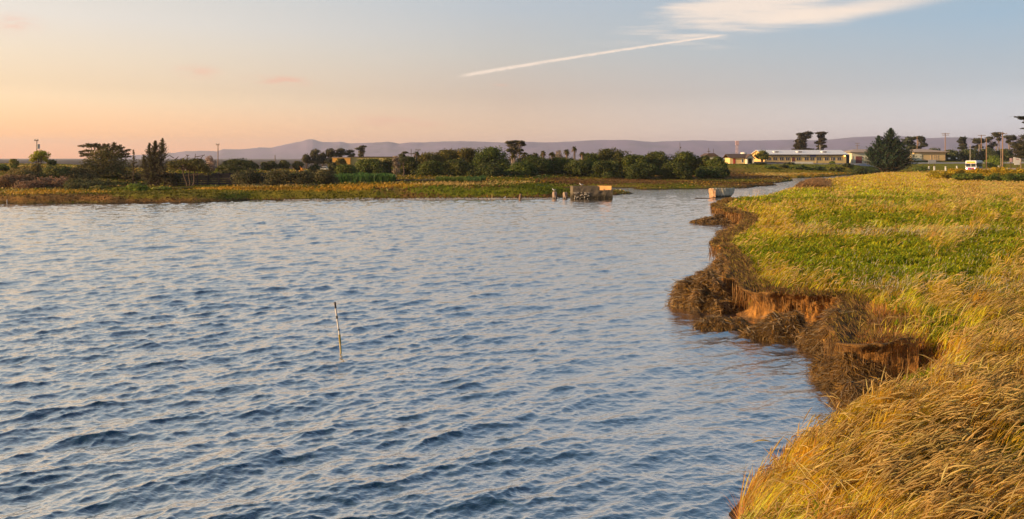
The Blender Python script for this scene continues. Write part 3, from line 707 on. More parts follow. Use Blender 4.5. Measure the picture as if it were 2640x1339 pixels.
# heaps of dead reed wrack on the water's edge
def wrack(px, py, rx, ry, hz, n, label, seed, warm=0.):
    cx, cy = P0(px, py); r = np.random.default_rng(seed)
    k = 26; th = np.linspace(0, 2*np.pi, 72, endpoint=False); rr = np.linspace(0, 1, k)
    T_, Q_ = np.meshgrid(th, rr, indexing='ij')
    rad = 1+.8*fbm(np.cos(T_)*2+seed, np.sin(T_)*2, 3, seed)
    X_ = rx*Q_*np.cos(T_)*rad; Y_ = ry*Q_*np.sin(T_)*rad
    Z_ = hz*(1-Q_**2)**.7*(1+2.2*fbm(X_*2.2/1+seed, Y_*2.2, 4, seed+1))+fbm(X_*9, Y_*9, 3, seed+2)*.10*(1-Q_)-.12*Q_
    V_ = np.stack([X_, Y_, Z_], -1).reshape(-1, 3)
    i = np.arange(72)[:, None]*k+np.arange(k-1)[None, :]; i2 = ((np.arange(72)+1) % 72)[:, None]*k+np.arange(k-1)[None, :]
    q = np.stack([i, i2, i2+1, i+1], -1).reshape(-1, 4)
    root = empty('reed_wrack', (cx, cy, 0), label, 'reed debris')
    cc = np.array([.12, .08, .045])*(1+fbm(V_[:, 0]*6, V_[:, 1]*6, 3, seed+4)[:, None]*1.6)+np.array([.12, .05, .0])*warm
    mesh_np('mound', V_, q, mat=M['grass0'], col=np.clip(cc, .01, .6), parent=root, smooth=True)
    # strands
    a = r.uniform(0, 2*np.pi, n); s = np.sqrt(r.uniform(0, 1.05, n)); x0 = rx*s*np.cos(a); y0 = ry*s*np.sin(a)
    rd = 1+.8*fbm(np.cos(a)*2+seed, np.sin(a)*2, 3, seed); x0 *= rd; y0 *= rd
    z0 = np.maximum(hz*(1-np.minimum(s, 1)**2)**.7*(1+2.2*fbm(x0*2.2+seed, y0*2.2, 4, seed+1)), 0)-.02
    L_ = r.uniform(.06, .30, n)**1.0*(.8+.7*hz)*np.where(r.uniform(size=n) < .12, 1.8, 1); yaw = r.uniform(0, 6.28, n)
    up_ = r.normal(.1, .22, n)-.3*s
    d3 = np.stack([np.cos(yaw), np.sin(yaw), up_], 1)
    p0 = np.stack([x0, y0, z0], 1)-d3*L_[:, None]*.4; p1 = p0+d3*L_[:, None]*.5+np.array([0, 0, .03]); p2 = p0+d3*L_[:, None]-np.array([0, 0, .02])
    wv = np.stack([-np.sin(yaw), np.cos(yaw), r.normal(0, .5, n)], 1)*(np.maximum(.006, .0006*cy)*r.uniform(.6, 1.5, n))[:, None]*.6
    V2 = np.stack([p0-wv, p0+wv, p1-wv, p1+wv, p2-wv*.5, p2+wv*.5], 1); o = (np.arange(n)*6)[:, None]
    q2 = np.concatenate([o+np.array([[0, 1, 3, 2]]), o+np.array([[2, 3, 5, 4]])])
    pal = np.array([[.40, .26, .11], [.55, .38, .19], [.20, .13, .07], [.70, .58, .40], [.62, .35, .07]])[r.choice(5, n, p=[.30, .24, .20, .09, .17])]
    mesh_np('strands', V2.reshape(-1, 3), q2, mat=M['grass'], col=np.repeat((pal*r.uniform(.6, 1.3, (n, 1)))[:, None], 6, 1).reshape(-1, 3), parent=root)['kind'] = 'stuff'
M['grass0'] = leafmat('wet_debris', 0, .9, .15)
wrack(1822, 785, .85, 1.3, .66, 9000, 'tall heap of dead reeds jutting into the water below the bend of the bank', 101)
wrack(1885, 742, .8, 1.6, .75, 4500, 'heap of dark reeds pressed against the soil face behind the tallest heap', 102)
wrack(1868, 845, .72, .36, .22, 2600, 'low dark mat of reeds lying in the water before the orange soil face', 103)
wrack(2010, 868, .72, .5, .42, 5000, 'matted reed heap at the foot of the orange soil face', 104, .3)
wrack(2150, 905, .6, .8, .62, 6000, 'pale straw topped reed heap in the corner under the brown heath', 105)
wrack(2172, 985, .46, .7, .58, 7000, 'dark rounded reed heap at the waterline where the bank turns inward', 106)
wrack(2225, 1050, .42, .5, .45, 5000, 'reed heap with orange tufts beside the tall golden grass', 107, .5)
wrack(1862, 575, 1.9, 1.6, .35, 3000, 'dark reed heap at the tip of the distant bank corner', 108)
wrack(1925, 615, 1.4, 2.6, .4, 3000, 'reed heap under the bank just before the distant corner', 109)

# ---------------------------------------------------------------- trees
def leafmesh(name, c, nrm, size, col, parent, r, elong=1.):
    n = len(c); col = np.clip(col*1.75, 0, .6); a = r.normal(size=(n, 3)); a -= nrm*(a*nrm).sum(1)[:, None]; a /= np.linalg.norm(a, axis=1)[:, None]+1e-9
    b = np.cross(nrm, a); s = (size*r.uniform(.6, 1.3, n))[:, None]
    V_ = np.stack([c-a*s*elong, c-b*s*.6, c+a*s*elong, c+b*s*.6], 1)
    return mesh_np(name, V_.reshape(-1, 3), np.arange(n*4).reshape(-1, 4), mat=M['leaf'], col=np.repeat(col[:, None], 4, 1).reshape(-1, 3), parent=parent)
def unit(v): return v/(np.linalg.norm(v, axis=-1, keepdims=True)+1e-9)
def blobs_leaves(clumps, n, leaf, base, r, var=.3, floor_z=None):
    cl = np.array(clumps, float); ar = (cl[:, 3]*cl[:, 5]+cl[:, 3]*cl[:, 4])**.9
    i = r.choice(len(cl), n, p=ar/ar.sum()); d = unit(r.normal(size=(n, 3)))
    lump = 1+.42*np.sin(d[:, 0]*5+i)*np.sin(d[:, 1]*4+i*2)*np.sin(d[:, 2]*6+i)
    rad = (.62+.42*r.uniform(size=n)**.6)*lump
    c = cl[i, :3]+d*cl[i, 3:6]*rad[:, None]
    nr = unit(d/cl[i, 3:6]*cl[i, 3:4]*.9+r.normal(size=(n, 3))*.55)
    tone = r.uniform(1-var, 1+var, len(cl))[i]*r.uniform(.72, 1.32, n)
    col = np.array(base)*tone[:, None]; col[:, 0] *= r.uniform(.8, 1.25, n)
    if floor_z is not None: c[:, 2] = np.maximum(c[:, 2], floor_z+r.uniform(0, .1, n))
    return c, nr, np.full(n, leaf), col
def rand_clumps(r, wx, wy, z0, z1, k, cr, shape='dome'):
    out = []
    for _ in range(k):
        a = r.uniform(0, 2*np.pi); q = r.uniform(0, 1)**.5; t = r.uniform(0, 1)
        if shape == 'dome': env = math.sqrt(max(0, 1-t**2.2)); zz = z0+(z1-z0)*t
        elif shape == 'umbrella': env = math.sqrt(max(0, 1-t**2)); zz = z0+(z1-z0)*t
        else: env = 1-.25*t; zz = z0+(z1-z0)*t
        R_ = cr*r.uniform(.7, 1.3)
        x_ = math.cos(a)*q*env*max(.05, wx/2-R_*.7); y_ = math.sin(a)*q*env*max(.05, wy/2-R_*.7)
        out.append((x_, y_, min(max(zz, z0+R_*.4), z1-R_*.75), R_, R_, R_*.82))
    return out
def limbs(r, h, tr, clumps, k=6, z_from=.3, name='trunk', mat='bark', root=None, lean=0.):
    mb = MB(); top_ = Vector((lean, 0, h*.8)); prev = Vector((0, 0, -.1)); N = 5
    pts = [Vector((lean*(i/N)**1.5+r.normal(0, .02*h)*(i > 0), r.normal(0, .02*h)*(i > 0), -.1+(h*.85)*i/N)) for i in range(N+1)]
    for i in range(N): mb.tube(pts[i], pts[i+1], tr*(1-.75*i/N), tr*(1-.75*(i+1)/N), 7)
    cs = sorted(clumps, key=lambda c: -c[3])[:k]
    for c in cs:
        s = pts[min(N-1, max(1, int(r.uniform(z_from, .8)*N)))]
        if s.z > c[2]: s = pts[max(1, int(N*max(.1, c[2]/h*.6)))]
        midp = (s+Vector(c[:3]))/2+Vector((0, 0, -.05*h)); mb.tube(s, midp, tr*.42, tr*.28, 5); mb.tube(midp, Vector(c[:3]), tr*.28, tr*.12, 5)
    return mb.build(name, M[mat], root)
def broad(name, px, d, ytop, wpx, col, label, cat='tree', group=None, k=14, n=5000, leaf=None, base_up=0., shape='dome', seed=0, trunk=True, depth=None, zb=None, var=.3, cr=None, tmat='bark', lean=0., tr=None):
    """crown traced by its centre, top and width in the photograph, built at its own distance"""
    r = np.random.default_rng(1000+seed+int(px)); x, y, z = at(px, d)
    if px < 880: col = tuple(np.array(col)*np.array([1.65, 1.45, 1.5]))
    if zb is not None: z = zb
    h = zat(ytop, d)-z; wd = wpx*d/F; dp = depth or wd*.9
    z0 = base_up*h; root = empty(name, (x, y, z), label, cat, group)
    cr_ = cr or min(wd, h-z0)*.27
    cl = rand_clumps(r, wd, dp, z0, h*1.02, k, cr_, shape)
    cl.append((0, 0, (z0+h)/2, wd*.33, dp*.33, (h-z0)*.36))
    leaf = leaf or max(.05, .0011*d)
    c, nr, s, co = blobs_leaves(cl, n, leaf, col, r, var, floor_z=0)
    if trunk:
        limbs(r, h, tr or max(.06, .045*wd), cl, 8, root=root, mat=tmat, lean=lean)
        leafmesh('crown', c, nr, s, co, root, r)
    else:
        leafmesh('foliage', c, nr, s, co, root, r)
        mb = MB()
        for q in range(5):
            a = q*1.256; mb.tube((math.cos(a)*wd*.05, math.sin(a)*wd*.05, -.1), (math.cos(a)*wd*.22, math.sin(a)*dp*.2, h*.6), .05+.01*wd, .02, 5)
        mb.build('stem', M['bark'], root)
    return root
def conifer(name, px, d, ytop, wpx, col, label, group=None, leaders=((0, 1, 1.),), n_br=170, seed=0, up=.35, cat='tree', leaf=.13, ybase=None, tuft=26, bw=1., flat=0., low=.03):
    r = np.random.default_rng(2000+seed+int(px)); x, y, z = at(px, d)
    if px < 880: col = tuple(np.array(col)*np.array([1.65, 1.45, 1.5]))
    if ybase is not None: z = zat(ybase, d)
    Ht = zat(ytop, d)-z; W_ = wpx*d/F/2; root = empty(name, (x, y, z), label, cat, group)
    mb = MB(); C = []; N_ = []; CO = []; S = []
    for li, (ox, hf, wf) in enumerate(leaders):
        h = Ht*hf; bx = ox*W_; p0 = Vector((bx*.35, 0, -.1)); p1 = Vector((bx*.8, r.normal(0, .1), h*.45)); p2 = Vector((bx, r.normal(0, .1), h*.98))
        tr_ = .05*W_*wf+.05; mb.tube(p0, p1, tr_, tr_*.6, 7); mb.tube(p1, p2, tr_*.6, .02, 7)
        nb_ = int(n_br*wf)
        for b in range(nb_):
            t = r.uniform(low, 1)**.85; a = r.uniform(0, 2*np.pi)
            st = p0.lerp(p1, t/.45) if t < .45 else p1.lerp(p2, (t-.45)/.55)
            L = W_*wf*((1-t)**1.0*1.02+.045)*r.uniform(.55, 1.15)*bw
            e = up+.5*t+r.normal(0, .15)
            dr = Vector((math.cos(a)*math.cos(e), math.sin(a)*math.cos(e), math.sin(e)))
            en = st+dr*L
            if en.z < .05: en.z = .05+r.uniform(0, .2)
            mb.tube(st, en, .02+.012*L, .008, 4)
            m_ = max(6, int(tuft*(.4+.6*L/W_)))
            tt = r.uniform(.12, 1.05, m_)**.8
            wv = .105*L*(1-.8*tt)+.035
            c = np.array(st)[None]+(np.array(en)-np.array(st))[None]*tt[:, None]+r.normal(size=(m_, 3))*wv[:, None]*np.array([.8, .8, .45])
            c[:, 2] += tt**2*.10*L
            C.append(c); N_.append(unit(r.normal(size=(m_, 3))+np.array([0, 0, .9]))); S.append(np.full(m_, leaf)*(1.15-.5*tt))
            CO.append(np.array(col)*r.uniform(.6, 1.35)*r.uniform(.75, 1.25, (m_, 1)))
    C = np.concatenate(C); C[:, 2] = np.maximum(C[:, 2], .02)
    mb.build('trunk', M['bark'], root)
    leafmesh('crown', C, np.concatenate(N_), np.concatenate(S), np.concatenate(CO), root, r, 1.5)
    return root
def clumped(name, px, d, base_y, parts, col, label, group=None, trunk=((0, 0),), n=2600, leaf=None, seed=0, tmat='bark', cat='tree', tr=.16, var=.25, zb=None, pad=.8):
    """an open tree: clumps placed from (px offset, py, rx px, ry px) as seen in the photograph, each with its own depth"""
    r = np.random.default_rng(3000+seed+int(px)); x, y, z = at(px, d)
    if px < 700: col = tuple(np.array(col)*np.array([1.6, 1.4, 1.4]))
    if zb is not None: z = zb
    s = d/F; root = empty(name, (x, y, z), label, cat, group); cl = []
    for (dx, py, rx, ry) in parts:
        cl.append((dx*s, r.uniform(-.5, .5)*rx*s*1.2, zat(py, d)-z, rx*s, rx*s*pad, ry*s))
    sub = []
    for c in cl:
        for _ in range(5):
            a = unit(r.normal(size=3)); q = .62
            sub.append((c[0]+a[0]*c[3]*q, c[1]+a[1]*c[4]*q, c[2]+a[2]*c[5]*q, c[3]*.42, c[4]*.42, c[5]*.45))
    c, nr, sz, co = blobs_leaves(cl+sub, n, leaf or max(.05, .0010*d), col, r, var)
    mb = MB()
    for (t0, t1) in trunk:
        tgt = sorted(cl, key=lambda c: c[2])[-1]; N = 4; p = Vector((t0*s, 0, -.1)); hgt = tgt[2]
        e = Vector((t1*s, 0, hgt*.92)); pts = [p.lerp(e, i/N)+Vector((r.normal(0, .03*hgt) if 0 < i < N else 0, 0, 0)) for i in range(N+1)]
        for i in range(N): mb.tube(pts[i], pts[i+1], tr*(1-.6*i/N), tr*(1-.6*(i+1)/N), 6)
        for q in cl:
            k = min(range(N+1), key=lambda i: abs(pts[i].z-q[2]*.75)); mb.tube(pts[k], Vector(q[:3]), tr*.35, tr*.12, 5)
    mb.build('trunk', M[tmat], root)
    leafmesh('crown', c, nr, sz, co, root, r)
    return root

DK = (.040, .050, .016); MG = (.060, .088, .018); OL = (.085, .090, .022); YG = (.16, .19, .02); BR = (.10, .085, .03); GRY = (.15, .12, .09)
# left shore
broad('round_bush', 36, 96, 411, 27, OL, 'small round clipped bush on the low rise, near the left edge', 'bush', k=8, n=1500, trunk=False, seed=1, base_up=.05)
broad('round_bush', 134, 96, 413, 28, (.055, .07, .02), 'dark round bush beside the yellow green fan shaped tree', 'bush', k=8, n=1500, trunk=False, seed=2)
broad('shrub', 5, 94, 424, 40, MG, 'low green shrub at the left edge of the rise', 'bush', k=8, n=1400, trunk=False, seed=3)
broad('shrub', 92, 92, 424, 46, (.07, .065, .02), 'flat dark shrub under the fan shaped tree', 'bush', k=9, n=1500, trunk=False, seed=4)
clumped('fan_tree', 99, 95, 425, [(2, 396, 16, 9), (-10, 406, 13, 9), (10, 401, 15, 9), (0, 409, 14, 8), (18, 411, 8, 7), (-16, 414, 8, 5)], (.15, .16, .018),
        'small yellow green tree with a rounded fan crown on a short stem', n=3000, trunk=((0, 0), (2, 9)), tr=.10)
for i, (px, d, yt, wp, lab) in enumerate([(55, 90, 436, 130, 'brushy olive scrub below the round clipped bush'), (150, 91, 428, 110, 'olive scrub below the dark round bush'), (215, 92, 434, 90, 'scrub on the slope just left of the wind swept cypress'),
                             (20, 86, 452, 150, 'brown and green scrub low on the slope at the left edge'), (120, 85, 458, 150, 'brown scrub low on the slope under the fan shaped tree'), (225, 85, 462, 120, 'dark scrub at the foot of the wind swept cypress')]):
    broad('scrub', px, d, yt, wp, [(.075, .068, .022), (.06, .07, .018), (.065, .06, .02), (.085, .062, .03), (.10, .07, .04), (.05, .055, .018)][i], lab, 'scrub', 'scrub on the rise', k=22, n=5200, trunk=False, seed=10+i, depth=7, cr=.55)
# wind-swept cypress
def windswept():
    d = 98.; px = 268; r = np.random.default_rng(44); x, y, z = at(px, d); s = d/F
    root = empty('windswept_cypress', (x, y, z), 'broad dark cypress with a ragged wind swept top and branches reaching left', 'tree')
    body = [(0, 425, 44, 34), (-20, 440, 42, 30), (22, 420, 36, 30), (-8, 398, 36, 18), (20, 395, 34, 16), (38, 440, 34, 28), (-34, 455, 34, 18), (10, 450, 50, 24), (52, 455, 24, 18)]
    C = [(a*s, r.uniform(-.6, .6), zat(b, d)-z, c*s, c*s*.75, e*s) for a, b, c, e in body]
    c, nr, sz, co = blobs_leaves(C, 11000, .10, (.085, .075, .024), r, .25, floor_z=0)
    sprays = [(-30, 376, -66, 377), (-30, 378, -40, 371), (-25, 380, -20, 370), (-35, 388, -66, 392), (-30, 398, -64, 403), (-30, 400, -58, 396), (0, 385, -2, 371), (5, 385, 10, 372), (20, 385, 28, 368), (25, 385, 34, 376), (30, 388, 52, 380), (38, 392, 64, 386),
              (40, 398, 68, 398), (35, 385, 44, 375), (-38, 425, -70, 430), (-40, 432, -66, 437), (-40, 440, -62, 444), (-10, 384, -12, 372), (30, 405, 66, 404), (-25, 376, -48, 372)]
    mb = MB()
    limbs_pts = []
    for (ax, ay, bx, by) in sprays:
        p = np.array([ax*s, r.uniform(-.4, .4), zat(ay, d)-z]); q = np.array([bx*s, r.uniform(-.5, .5), zat(by, d)-z]); L = np.linalg.norm(q-p)
        mb.tube(p, q, .05, .015, 5); m_ = int(150+90*L); t = r.uniform(0, 1, m_)
        cc = p+(q-p)*t[:, None]+r.normal(size=(m_, 3))*(.30*(1-.75*t))[:, None]*np.array([1, 1, .45]); c = np.concatenate([c, cc])
        nr = np.concatenate([nr, unit(r.normal(size=(m_, 3))+[0, 0, 1.2])]); sz = np.concatenate([sz, np.full(m_, .085)]); co = np.concatenate([co, np.array([.065, .058, .020])*r.uniform(.6, 1.4, (m_, 1))])
    mb.tube((0, 0, -.1), (.1, 0, 2.2), .35, .25, 8); mb.tube((.1, 0, 2.2), (-1.2, 0, 4.3), .22, .1, 7); mb.tube((.1, 0, 2.2), (1.3, 0, 4.0), .22, .1, 7)
    mb.build('trunk', M['bark'], root); leafmesh('crown', c, nr, sz, co, root, r, 1.3)
windswept()
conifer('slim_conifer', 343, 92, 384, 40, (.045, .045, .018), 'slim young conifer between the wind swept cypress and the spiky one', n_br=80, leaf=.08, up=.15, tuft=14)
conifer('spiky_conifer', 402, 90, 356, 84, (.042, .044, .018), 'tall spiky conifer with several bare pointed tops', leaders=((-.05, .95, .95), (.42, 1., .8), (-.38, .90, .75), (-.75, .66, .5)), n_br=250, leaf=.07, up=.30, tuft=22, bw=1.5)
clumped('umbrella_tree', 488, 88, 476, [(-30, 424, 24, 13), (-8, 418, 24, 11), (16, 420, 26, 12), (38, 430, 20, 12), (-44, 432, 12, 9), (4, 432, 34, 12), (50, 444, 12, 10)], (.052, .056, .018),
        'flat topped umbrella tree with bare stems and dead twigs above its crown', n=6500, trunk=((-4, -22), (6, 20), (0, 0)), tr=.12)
def snags():
    d = 88.; x, y, z = at(488, d); root = [o for o in SC.objects if o.name == 'umbrella_tree'][0]; mb = MB(); s = d/F
    for (a, b, c, e) in [(-6, 412, -5, 399), (-5, 402, -9, 399), (-5, 402, 0, 400), (14, 412, 16, 397), (16, 405, 38, 401), (38, 401, 40, 399), (-40, 408, -52, 400), (-36, 412, -28, 404), (30, 410, 36, 400)]:
        mb.tube((a*s, 0, zat(b, d)-z), (c*s, 0, zat(e, d)-z), .05, .03, 5)
    mb.build('dead_twigs', M['bark'], root)['kind'] = 'stuff'
snags()
broad('bare_bush', 541, 104, 404, 34, GRY, 'grey leafless tree behind the umbrella tree', k=9, n=1100, seed=3, base_up=.2, tmat='palebark')
broad('dark_shrub', 585, 100, 436, 70, (.045, .048, .016), 'dark shrub under the crown of the spreading pine', 'bush', k=10, n=2600, trunk=False, seed=31)
clumped('spreading_pine', 607, 104, 450, [(-20, 424, 22, 10), (4, 417, 26, 9), (24, 424, 18, 10), (-34, 433, 14, 8), (0, 432, 36, 9)], DK, 'dark spreading pine just right of the tall bare pole', n=5000, trunk=((2, 2),), tr=.18)
for i, (px, yt, wp, lab) in enumerate([(648, 415, 40, 'small domed pine between the spreading pine and the grey post'), (693, 413, 50, 'domed pine standing behind the short grey post'), (732, 415, 34, 'domed pine just right of the short grey post'),
                                        (766, 417, 42, 'low domed pine beside the eucalyptus group'), (812, 424, 44, 'dark pine crown below the eucalyptus group'), (858, 420, 36, 'low dark tree against the yellow building')]):
    broad('domed_pine', px, 112+i, yt, wp, (.048, .054, .020), lab, group='domed pines behind the board wall', k=9, n=2200, seed=40+i, base_up=.25, shape='umbrella')
EU = (.070, .066, .036)
clumped('eucalyptus', 790, 165, 425, [(0, 405, 9, 7), (-4, 412, 8, 8), (4, 416, 8, 7)], EU, 'small rounded eucalyptus at the left end of the tall group', n=1500, tr=.2)
clumped('eucalyptus', 812, 166, 430, [(2, 391, 11, 7), (-4, 399, 10, 8), (4, 405, 14, 9), (-10, 412, 12, 9), (8, 416, 14, 8)], EU, 'tallest eucalyptus of the group with a slanting crown', n=2600, tr=.3)
clumped('eucalyptus', 832, 168, 430, [(0, 402, 9, 8), (0, 413, 14, 9)], EU, 'low eucalyptus between the two tallest of the group', n=1500, tr=.2)
clumped('eucalyptus', 852, 166, 430, [(0, 390, 12, 7), (-3, 399, 12, 8), (5, 408, 14, 10), (-6, 417, 12, 8)], EU, 'round topped eucalyptus in the middle of the group', n=2600, tr=.3)
clumped('eucalyptus', 877, 167, 430, [(0, 389, 13, 6), (-6, 397, 10, 6), (8, 397, 10, 5), (0, 406, 6, 5)], EU, 'eucalyptus with a spreading top rising from the yellow building', n=2000, tr=.3)
clumped('eucalyptus', 903, 168, 430, [(0, 390, 9, 4), (-6, 397, 6, 4), (6, 399, 8, 4), (2, 405, 9, 3)], EU, 'thin layered eucalyptus behind the yellow building', n=1300, tr=.25)
clumped('eucalyptus', 930, 172, 430, [(6, 378, 8, 3), (-2, 384, 12, 4), (2, 392, 9, 5), (0, 400, 7, 4)], EU, 'lone top heavy eucalyptus above the long olive roof', n=1700, trunk=((-2, 0), (8, 6)), tr=.2)
broad('bare_bush', 1022, 116, 402, 28, GRY, 'grey bare tree at the end of the olive roof', k=8, n=900, seed=8, base_up=.1, tmat='palebark')
clumped('grey_tree', 1040, 120, 440, [(4, 394, 8, 3), (-3, 401, 9, 5), (-2, 412, 13, 8)], (.07, .07, .03), 'leaning grey green tree left of the lone palm', n=1300)
# willows between the yellow building and the channel
WI = [(890, 104, 427, 70, MG, 'olive willow before the yellow building', 3), (878, 112, 410, 40, (.07, .08, .02), 'round bush covering the corner of the yellow building', 1),
      (955, 106, 412, 90, MG, 'broad willow below the long olive roof', 2), (1010, 108, 410, 60, (.075, .085, .022), 'willow at the right end of the olive roof', 3),
      (1050, 104, 406, 80, (.055, .07, .018), 'dark willow under the leaning grey green tree', 4), (1095, 110, 396, 80, OL, 'olive willow just right of the lone palm', 5),
      (1150, 112, 389, 110, OL, 'wide olive topped willow left of the tallest willow', 6), (1120, 100, 418, 90, MG, 'low grey green willow before the wide olive one', 7),
      (1205, 112, 386, 90, (.080, .085, .020), 'willow whose pale top touches the tallest willow', 8), (1180, 100, 414, 90, (.048, .066, .018), 'dark low willow in the middle of the thicket', 9),
      (1268, 108, 383, 120, (.050, .080, .016), 'tallest and roundest dark green willow of the thicket', 10), (1255, 98, 424, 100, (.045, .066, .018), 'low dark willow at the foot of the tallest willow', 11),
      (1345, 102, 420, 80, (.052, .085, .017), 'green willow below the tall flat topped cypress', 12), (1375, 108, 400, 100, (.050, .076, .018), 'willow beneath the left pair of palms', 13),
      (1440, 110, 409, 100, MG, 'willow under the row of palms', 14), (1490, 104, 416, 80, (.048, .070, .018), 'low willow below the two tallest palms', 15),
      (1525, 112, 398, 80, MG, 'willow just right of the last palm', 16), (1580, 112, 383, 96, (.068, .082, .022), 'tall round willow to the right of all the palms', 17),
      (1560, 102, 418, 90, (.050, .074, .018), 'low willow before the tall round one', 18), (1640, 110, 402, 80, MG, 'mid height willow in the dip of the thicket', 19),
      (1695, 112, 393, 90, (.058, .080, .020), 'willow left of the thin pole with a dark knob', 20), (1650, 101, 424, 90, (.045, .068, .018), 'low dark willow below the dip of the thicket', 21),
      (1760, 112, 394, 90, MG, 'willow standing before the thin pole with a dark knob', 22), (1740, 102, 422, 90, (.050, .072, .018), 'low willow below the thin pole', 23),
      (1812, 112, 404, 70, (.060, .080, .020), 'willow left of the small brown roofed house', 24), (1850, 108, 406, 60, (.050, .076, .016), 'last willow, touching the small brown roofed house', 25), (1832, 104, 432, 80, (.045, .070, .018), 'low willow at the right end of the thicket', 26)]
for (px, d, yt, wp, c_, lab, sd) in WI:
    d = d*1.26 if px > 900 else d*1.12
    c_ = tuple(np.array(c_)*np.array([1.08, .90, .80]))
    broad('willow', px, d, yt, wp*1.12, c_, lab, group='willows of the thicket behind the marsh', k=34, n=int(3600+wp*75), seed=sd, depth=6, cr=wp*d/F*.155, var=.32, tr=.12)
# the tall landmarks behind the willows
clumped('flat_topped_cypress', 1328, 150, 420, [(-16, 368, 10, 4), (0, 366, 14, 4), (14, 367, 11, 4.5), (21, 373, 6, 4), (-8, 376, 13, 6), (6, 376, 10, 6), (-3, 383, 10, 5), (-14, 388, 9, 5), (12, 388, 10, 4), (-4, 394, 10, 5), (14, 396, 6, 3)], (.060, .054, .030), 'tall cypress with a flat layered top above the tallest willow', n=5200, trunk=((-3, -4), (4, 12), (0, 2)), tr=.24, tmat='palebark')
def palm(px, d, yt, wpx, ybase, label, seed, skirt=True):
    r = np.random.default_rng(4000+seed); x, y, z = at(px, d); s = d/F; cr = wpx*s/2
    hc = zat(yt, d)-z-cr*.75; root = empty('palm_tree', (x, y, z), label, 'palm', 'palms behind the willows')
    mb = MB(); N = 8
    for i in range(N): mb.tube((0, 0, hc*i/N-.1*(i == 0)), (0, 0, hc*(i+1)/N), .26-.012*i, .26-.012*(i+1), 8)
    mb.build('trunk', M['palebark'], root)
    V_ = []; Q = []; C = []
    for k in range(34):
        a = r.uniform(0, 6.28); e = r.uniform(-.9, 1.35); L = cr*r.uniform(.85, 1.15); dead = e < -.45
        dx, dy = math.cos(a), math.sin(a); prev = None; m_ = 7
        for j in range(m_):
            t = j/(m_-1); rr_ = L*t*math.cos(e)*1.0; zz = hc+L*t*math.sin(e)-.55*L*t*t*(1 if not dead else .4)
            w_ = .16*cr*math.sin(math.pi*min(1, .12+t*.95))+.01
            base = len(V_); V_ += [(dx*rr_-dy*w_, dy*rr_+dx*w_, zz-.25*w_), (dx*rr_, dy*rr_, zz+.3*w_), (dx*rr_+dy*w_, dy*rr_-dx*w_, zz-.25*w_)]
            cc = (.24, .15, .06) if dead else (.085+.05*r.uniform(), .10, .02); C += [cc]*3
            if prev is not None: Q += [(prev, prev+1, base+1, base), (prev+1, prev+2, base+2, base+1)]
            prev = base
        # leaflet fingers at the rim
        for j in range(9):
            b = r.uniform(-.6, .6); tx = dx*math.cos(b)-dy*math.sin(b); ty = dy*math.cos(b)+dx*math.sin(b); st = L*.62
            o = len(V_); z1 = hc+st*math.sin(e)-.55*st*.62*.62; z2 = hc+L*1.05*math.sin(e)-.62*L
            px_, py_ = dx*st*math.cos(e), dy*st*math.cos(e); ex, ey = px_+tx*L*.42*abs(math.cos(e)), py_+ty*L*.42*abs(math.cos(e))
            V_ += [(px_-ty*.05, py_+tx*.05, z1), (px_+ty*.05, py_-tx*.05, z1), (ex, ey, z2), (ex+.01, ey, z2)]; C += [C[-1]]*4; Q += [(o, o+1, o+2, o+3)]
    mesh_np('crown', V_, Q, mat=M['leaf'], col=np.array(C), parent=root)
for i, (px, d, yt, wp, lab) in enumerate([(1073, 135, 388, 20, 'lone short palm beside the T shaped pole left of the thicket top'), (1321, 132, 393, 22, 'palm in front of the flat topped cypress'), (1352, 136, 389, 24, 'bushy palm just right of the flat topped cypress'),
        (1379, 136, 391, 20, 'small palm, second to the right of the flat topped cypress'), (1400, 138, 386, 19, 'slender palm with a clear trunk, left of the low wide one'), (1423, 138, 389, 22, 'low wide palm with a drooping crown left of the pale tree'),
        (1461, 138, 382, 20, 'leaning palm immediately left of the tallest palm'), (1481, 138, 375, 18, 'tallest palm, standing clear of its neighbours'), (1501, 138, 389, 18, 'last palm of the row, shorter, right of the tallest')]):
    palm(px, d, yt, wp, 0, lab, i)
broad('pale_tree', 1441, 165, 389, 28, (.20, .16, .12), 'pale leafless domed tree seen between the palms', k=9, n=1300, seed=77, base_up=.1, tmat='palebark')
# buildings' side
clumped('round_tree', 1964, 204, 425, [(2, 394, 10, 7), (-6, 402, 12, 7), (8, 401, 10, 8), (2, 407, 14, 5)], (.085, .090, .018), 'round crowned tree before the orange gable of the long building', n=2600, trunk=((-1, 0), (1, 5)), tr=.2, leaf=.2)
clumped('tall_cypress', 2073, 262, 400, [(-10, 347, 10, 4), (8, 344, 12, 5), (-6, 354, 10, 5), (10, 353, 8, 5), (-8, 365, 14, 8), (-8, 376, 16, 9), (-8, 386, 18, 6), (12, 387, 10, 4)], (.040, .036, .022), 'taller and wider of the two dark cypresses behind the white roof', n=5200, trunk=((-6, -6), (2, 6)), tr=.5, leaf=.3)
clumped('tall_cypress', 2114, 262, 400, [(0, 344, 14, 4), (4, 352, 10, 5), (4, 360, 11, 4), (2, 368, 14, 5), (2, 378, 12, 5), (-2, 386, 10, 4)], (.040, .036, .022), 'narrower dark cypress behind the white roof, right of its twin', n=3600, trunk=((0, 1),), tr=.5, leaf=.3)
conifer('great_conifer', 2292, 165, 331, 158, (.030, .050, .026), 'great dark green conifer with a pointed top and upswept branches, before the buildings', leaders=((.04, 1., .62), (-.34, .82, .55), (.30, .70, .62), (-.62, .55, .42), (.60, .48, .48)), n_br=420, leaf=.17, up=.32, tuft=46, ybase=440, low=.0, bw=1.3)
